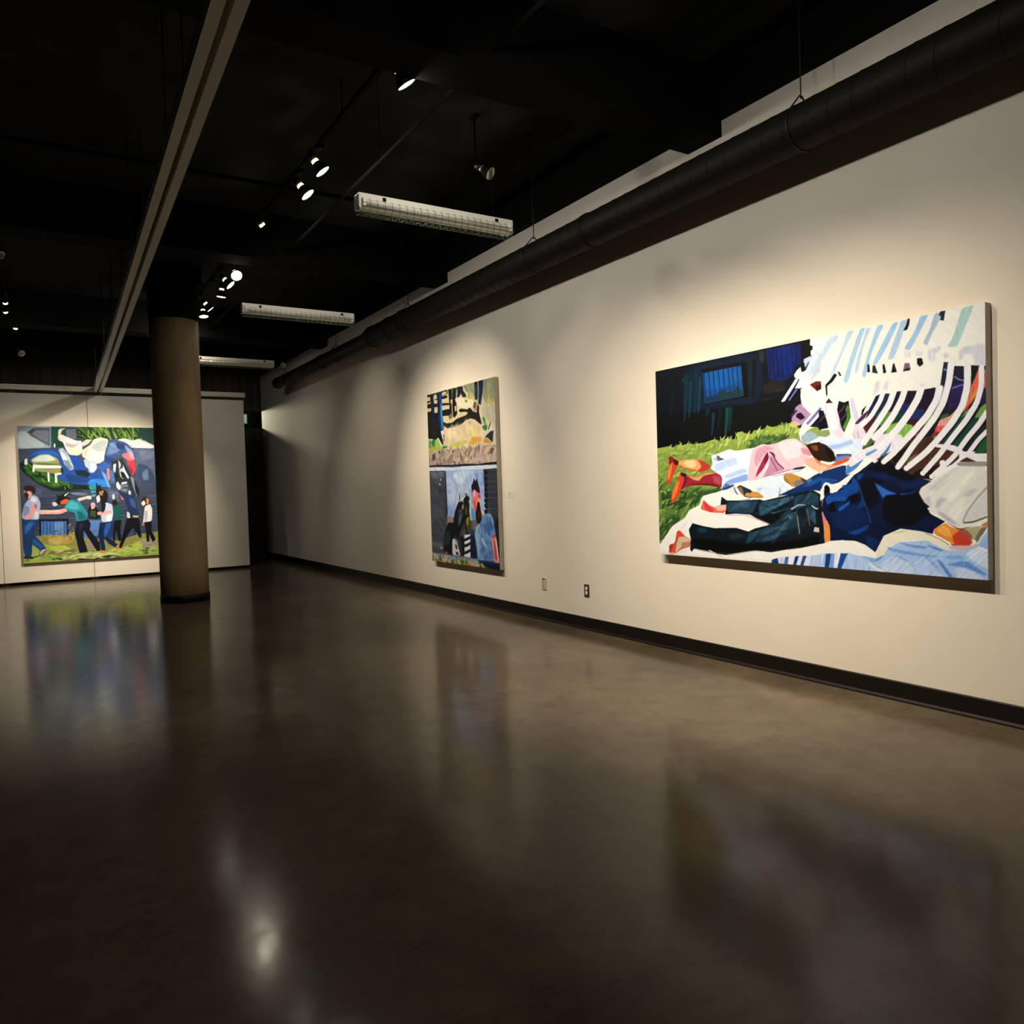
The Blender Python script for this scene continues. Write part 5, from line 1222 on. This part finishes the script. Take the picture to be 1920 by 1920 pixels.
F('f6d0bc', '345 1407 548 1397 547 1431 343 1441', 1, 0.05, 1, 1)
F('f2b8a8', '252 1396 317 1389 328 1449 270 1463', 1)
F('0f1420', '788 1619 955 1583 997 1654 976 1756 1117 1989 1126 2130 1065 2126 940 1876 885 1769 878 1907 935 2136 806 2145 760 1867 750 1780', 0, 0.15, 2)
F('232a3c', '816 1646 907 1633 857 1734 822 1835', 1, 0.05, 1, 2)
F('14181a', '962 1428 998 1326 1086 1380 1143 1469 1137 1590 971 1566', 1)
F('e8a4a0', '1006 1309 1053 1285 1081 1329 1062 1397 1016 1413', 1)
F('3c4a34', '1000 1429 1083 1432 1078 1553 987 1532', 1, 0.05, 1, 1)
F('1b1416', '1107 951 1142 1020 1167 978 1177 1072 1253 1091 1280 1161 1258 1299 1267 1438 1173 1470 1166 1297 1139 1227 1098 1140', 1, 0.2)
F('e0d8cc', '1094 1208 1143 1158 1160 1262 1112 1312', 1)
F('a87a4c', '1145 1106 1222 1091 1187 1193 1143 1158', 1, 0.2)
F('c8ccdc', '1243 1299 1334 1336 1350 1476 1320 1632 1165 1643 1156 1504 1190 1436 1210 1350', 1, 0.06)
F('efece6', '1247 1525 1325 1510 1312 1632 1227 1628', 1, 0.05, 1, 1)
F('f0a894', '1105 1459 1174 1453 1313 1440 1334 1484 1171 1513 1102 1511', 1)
F('1a1a20', '1164 1348 1242 1316 1221 1437 1172 1487', 1)
F('122444', '1134 1651 1320 1632 1299 1736 1230 1890 1394 2040 1391 2110 1270 2033 1182 1923 1204 2117 1140 2148 1101 1849', 0, 0.15, 2)
F('2a58a8', '1225 1663 1319 1650 1265 1805 1197 1924 1187 1818', 1, 0.05, 1, 1)
F('d88a30', '1361 2073 1418 2032 1431 2095 1373 2162', 1)
F('d88a30', '1119 2121 1203 2134 1201 2178 1109 2164', 1)
F('17504a', '1347 1371 1442 1339 1485 1428 1477 1603 1351 1616 1342 1493', 1, 0.15)
F('c8d4cc', '1341 1180 1374 1146 1384 1251 1345 1249', 1)
F('241a14', '1337 1267 1400 1251 1427 1339 1378 1372 1341 1336', 1)
F('0c1016', '1351 1616 1476 1612 1446 1760 1452 1972 1412 1988 1375 1775 1349 2002 1319 1983', 1)
F('e8dcd0', '1413 973 1445 939 1486 1061 1454 1096 1417 1043', 1)
F('d86a60', '1465 1183 1512 1184 1532 1254 1492 1271', 1)
F('1c2c50', '1431 1078 1514 1149 1669 1188 1727 1313 1749 1543 1620 1574 1578 1449 1539 1272 1451 1148', 1, 0.15, 3)
F('3a5080', '1605 1221 1697 1277 1722 1436 1629 1380', 1, 0.05, 1, 2)
F('d8d4cc', '1562 1466 1608 1503 1603 1608 1557 1571', 1)
F('c8c8c4', '1602 1099 1641 1117 1630 1187 1599 1169', 1)
F('b8a878', '1653 1540 1748 1552 1731 1587 1652 1575', 1)
F('0a0e18', '1556 1589 1747 1587 1733 1720 1780 1918 1747 1952 1644 1752 1524 1941 1445 2113 1407 2094 1480 1868', 0, 0.15, 2)
F('2c1c14', '1810 1244 1875 1219 1937 1283 1934 1354 1836 1387 1789 1350', 1)
F('e8dcc8', '1790 1332 1840 1280 1869 1352 1820 1386', 1)
F('c88a50', '1874 1246 1922 1265 1918 1354 1878 1352', 1)
F('e6e2d6', '1852 1387 1934 1354 1970 1444 1953 1658 1823 1671 1807 1688 1830 1528', 1)
F('b8b4ac', '1849 1458 1896 1477 1872 1655 1832 1653', 1, 0.05, 1, 1)
F('d86a6c', '1799 1670 1831 1680 1812 1741 1789 1723', 1)
F('0c1018', '1839 1671 1953 1667 1938 1819 2004 1984 1953 2035 1895 1888 1905 2014 1856 2021')
F('163019', '2056 7 2648 5 2635 345 2042 348', 0, 0.2, 3)
T('2f5a20 4f7a28 12280f 1c3c16', '2056 15 2481 8 2468 328 2043 331', 60, 190, 60, 28, 0.05, 0.3)
F('8f8a42', '2010 1858 2577 1848 2552 2473 2051 2439 2045 2185', 0, 0.1, 0)
F('9fb04c', '2036 2021 2570 2013 2551 2510 2033 2474', 1, 0.12, 0, 1)
F('565e76', '2073 366 2302 364 2250 826 2080 966', 1, 0.15, 3)

def lin(c):
    c = np.clip(c, 0, 1); return np.where(c <= .04045, c / 12.92, ((c + .055) / 1.055) ** 2.4)
def painted_face(cv, gain, origin, ex, ez, parent):
    """canvas colours on a fine mesh; ex: direction of the picture's x, ez: up"""
    ny, nx = cv.ny, cv.nx
    u = np.linspace(0, cv.w/1000, nx); v = np.linspace(0, cv.h/1000, ny)
    U, V = np.meshgrid(u, v)
    P = np.array(origin)[None, None] + U[..., None]*np.array(ex) - V[..., None]*np.array(ez)
    me = bpy.data.meshes.new('painted_face')
    idx = np.arange(ny*nx).reshape(ny, nx)
    q = np.stack([idx[1:, :-1], idx[1:, 1:], idx[:-1, 1:], idx[:-1, :-1]], -1).reshape(-1, 4)
    me.vertices.add(ny*nx); me.vertices.foreach_set('co', P.reshape(-1).astype(np.float32))
    me.loops.add(q.size); me.loops.foreach_set('vertex_index', q.reshape(-1).astype(np.int32))
    me.polygons.add(len(q)); me.polygons.foreach_set('loop_start', np.arange(0, q.size, 4, dtype=np.int32)); me.polygons.foreach_set('loop_total', np.full(len(q), 4, np.int32))
    me.update(calc_edges=True)
    at = me.color_attributes.new('paint', 'FLOAT_COLOR', 'POINT')
    c = np.ones((ny*nx, 4), np.float32); c[:, :3] = np.clip(lin(cv.img) * np.array(gain), 0, .95).reshape(-1, 3)
    at.data.foreach_set('color', c.reshape(-1))
    o = bpy.data.objects.new('painted_face', me); COL.objects.link(o); me.materials.append(M['oil']); o.parent = parent
    o.location = -Vector(parent.location)
    return o
m = M['oil'] = mat('oil_paint', (.5, .5, .5), .5, spec=.15); n, l, b = nodes(m)
a = n.new('ShaderNodeAttribute'); a.attribute_name = 'paint'; l.new(a.outputs['Color'], b.inputs['Base Color'])
t = noise(m, 130, 3); bump(m, t.outputs['Fac'], .06, .002)
GAIN = (.72, .81, 1.0)
def wall_painting(y0, y1, z0, z1, dep, cv, label, edge):
    """on the right wall, seen from the room: picture x runs towards the camera (-y)"""
    t = empty('painting', (XW-dep/2, (y0+y1)/2, z0), label, 'painting')
    s = MB(); x = XW-dep
    B = XW-.004
    s.box(x+.001, B, y0, y0+.03, z0, z1); s.box(x+.001, B, y1-.03, y1, z0, z1); s.box(x+.001, B, y0+.03, y1-.03, z0, z0+.03); s.box(x+.001, B, y0+.03, y1-.03, z1-.03, z1)
    s.build('stretcher_edge', edge, t)
    painted_face(cv, GAIN, (x, y1, z1), (0, -1, 0), (0, 0, 1), t)
wall_painting(2.156, 4.700, .780, 2.260, .060, cv_big, 'large wide painting of people lying face down on sheets beside grass', M['grey_edge'])
wall_painting(7.257, 8.942, .457, 2.574, .055, cv_mid, 'tall two-part painting of legs above and a bearded man with horned animals below', M['linen'])
t = empty('painting', (1.0, YP-.025, .36), 'square crowded painting of walking masked figures, partly behind the concrete pillar', 'painting')
s = MB(); a0, a1, z0, z1 = -.15, 2.15, .360, 2.625
s.box(a0, a0+.03, YP-.049, YP, z0, z1); s.box(a1-.03, a1, YP-.049, YP, z0, z1); s.box(a0+.03, a1-.03, YP-.049, YP, z0, z0+.03); s.box(a0+.03, a1-.03, YP-.049, YP, z1-.03, z1)
s.build('stretcher_edge', M['linen'], t)
painted_face(cv_left, GAIN, (a0, YP-.05, z1), (1, 0, 0), (0, 0, 1), t)
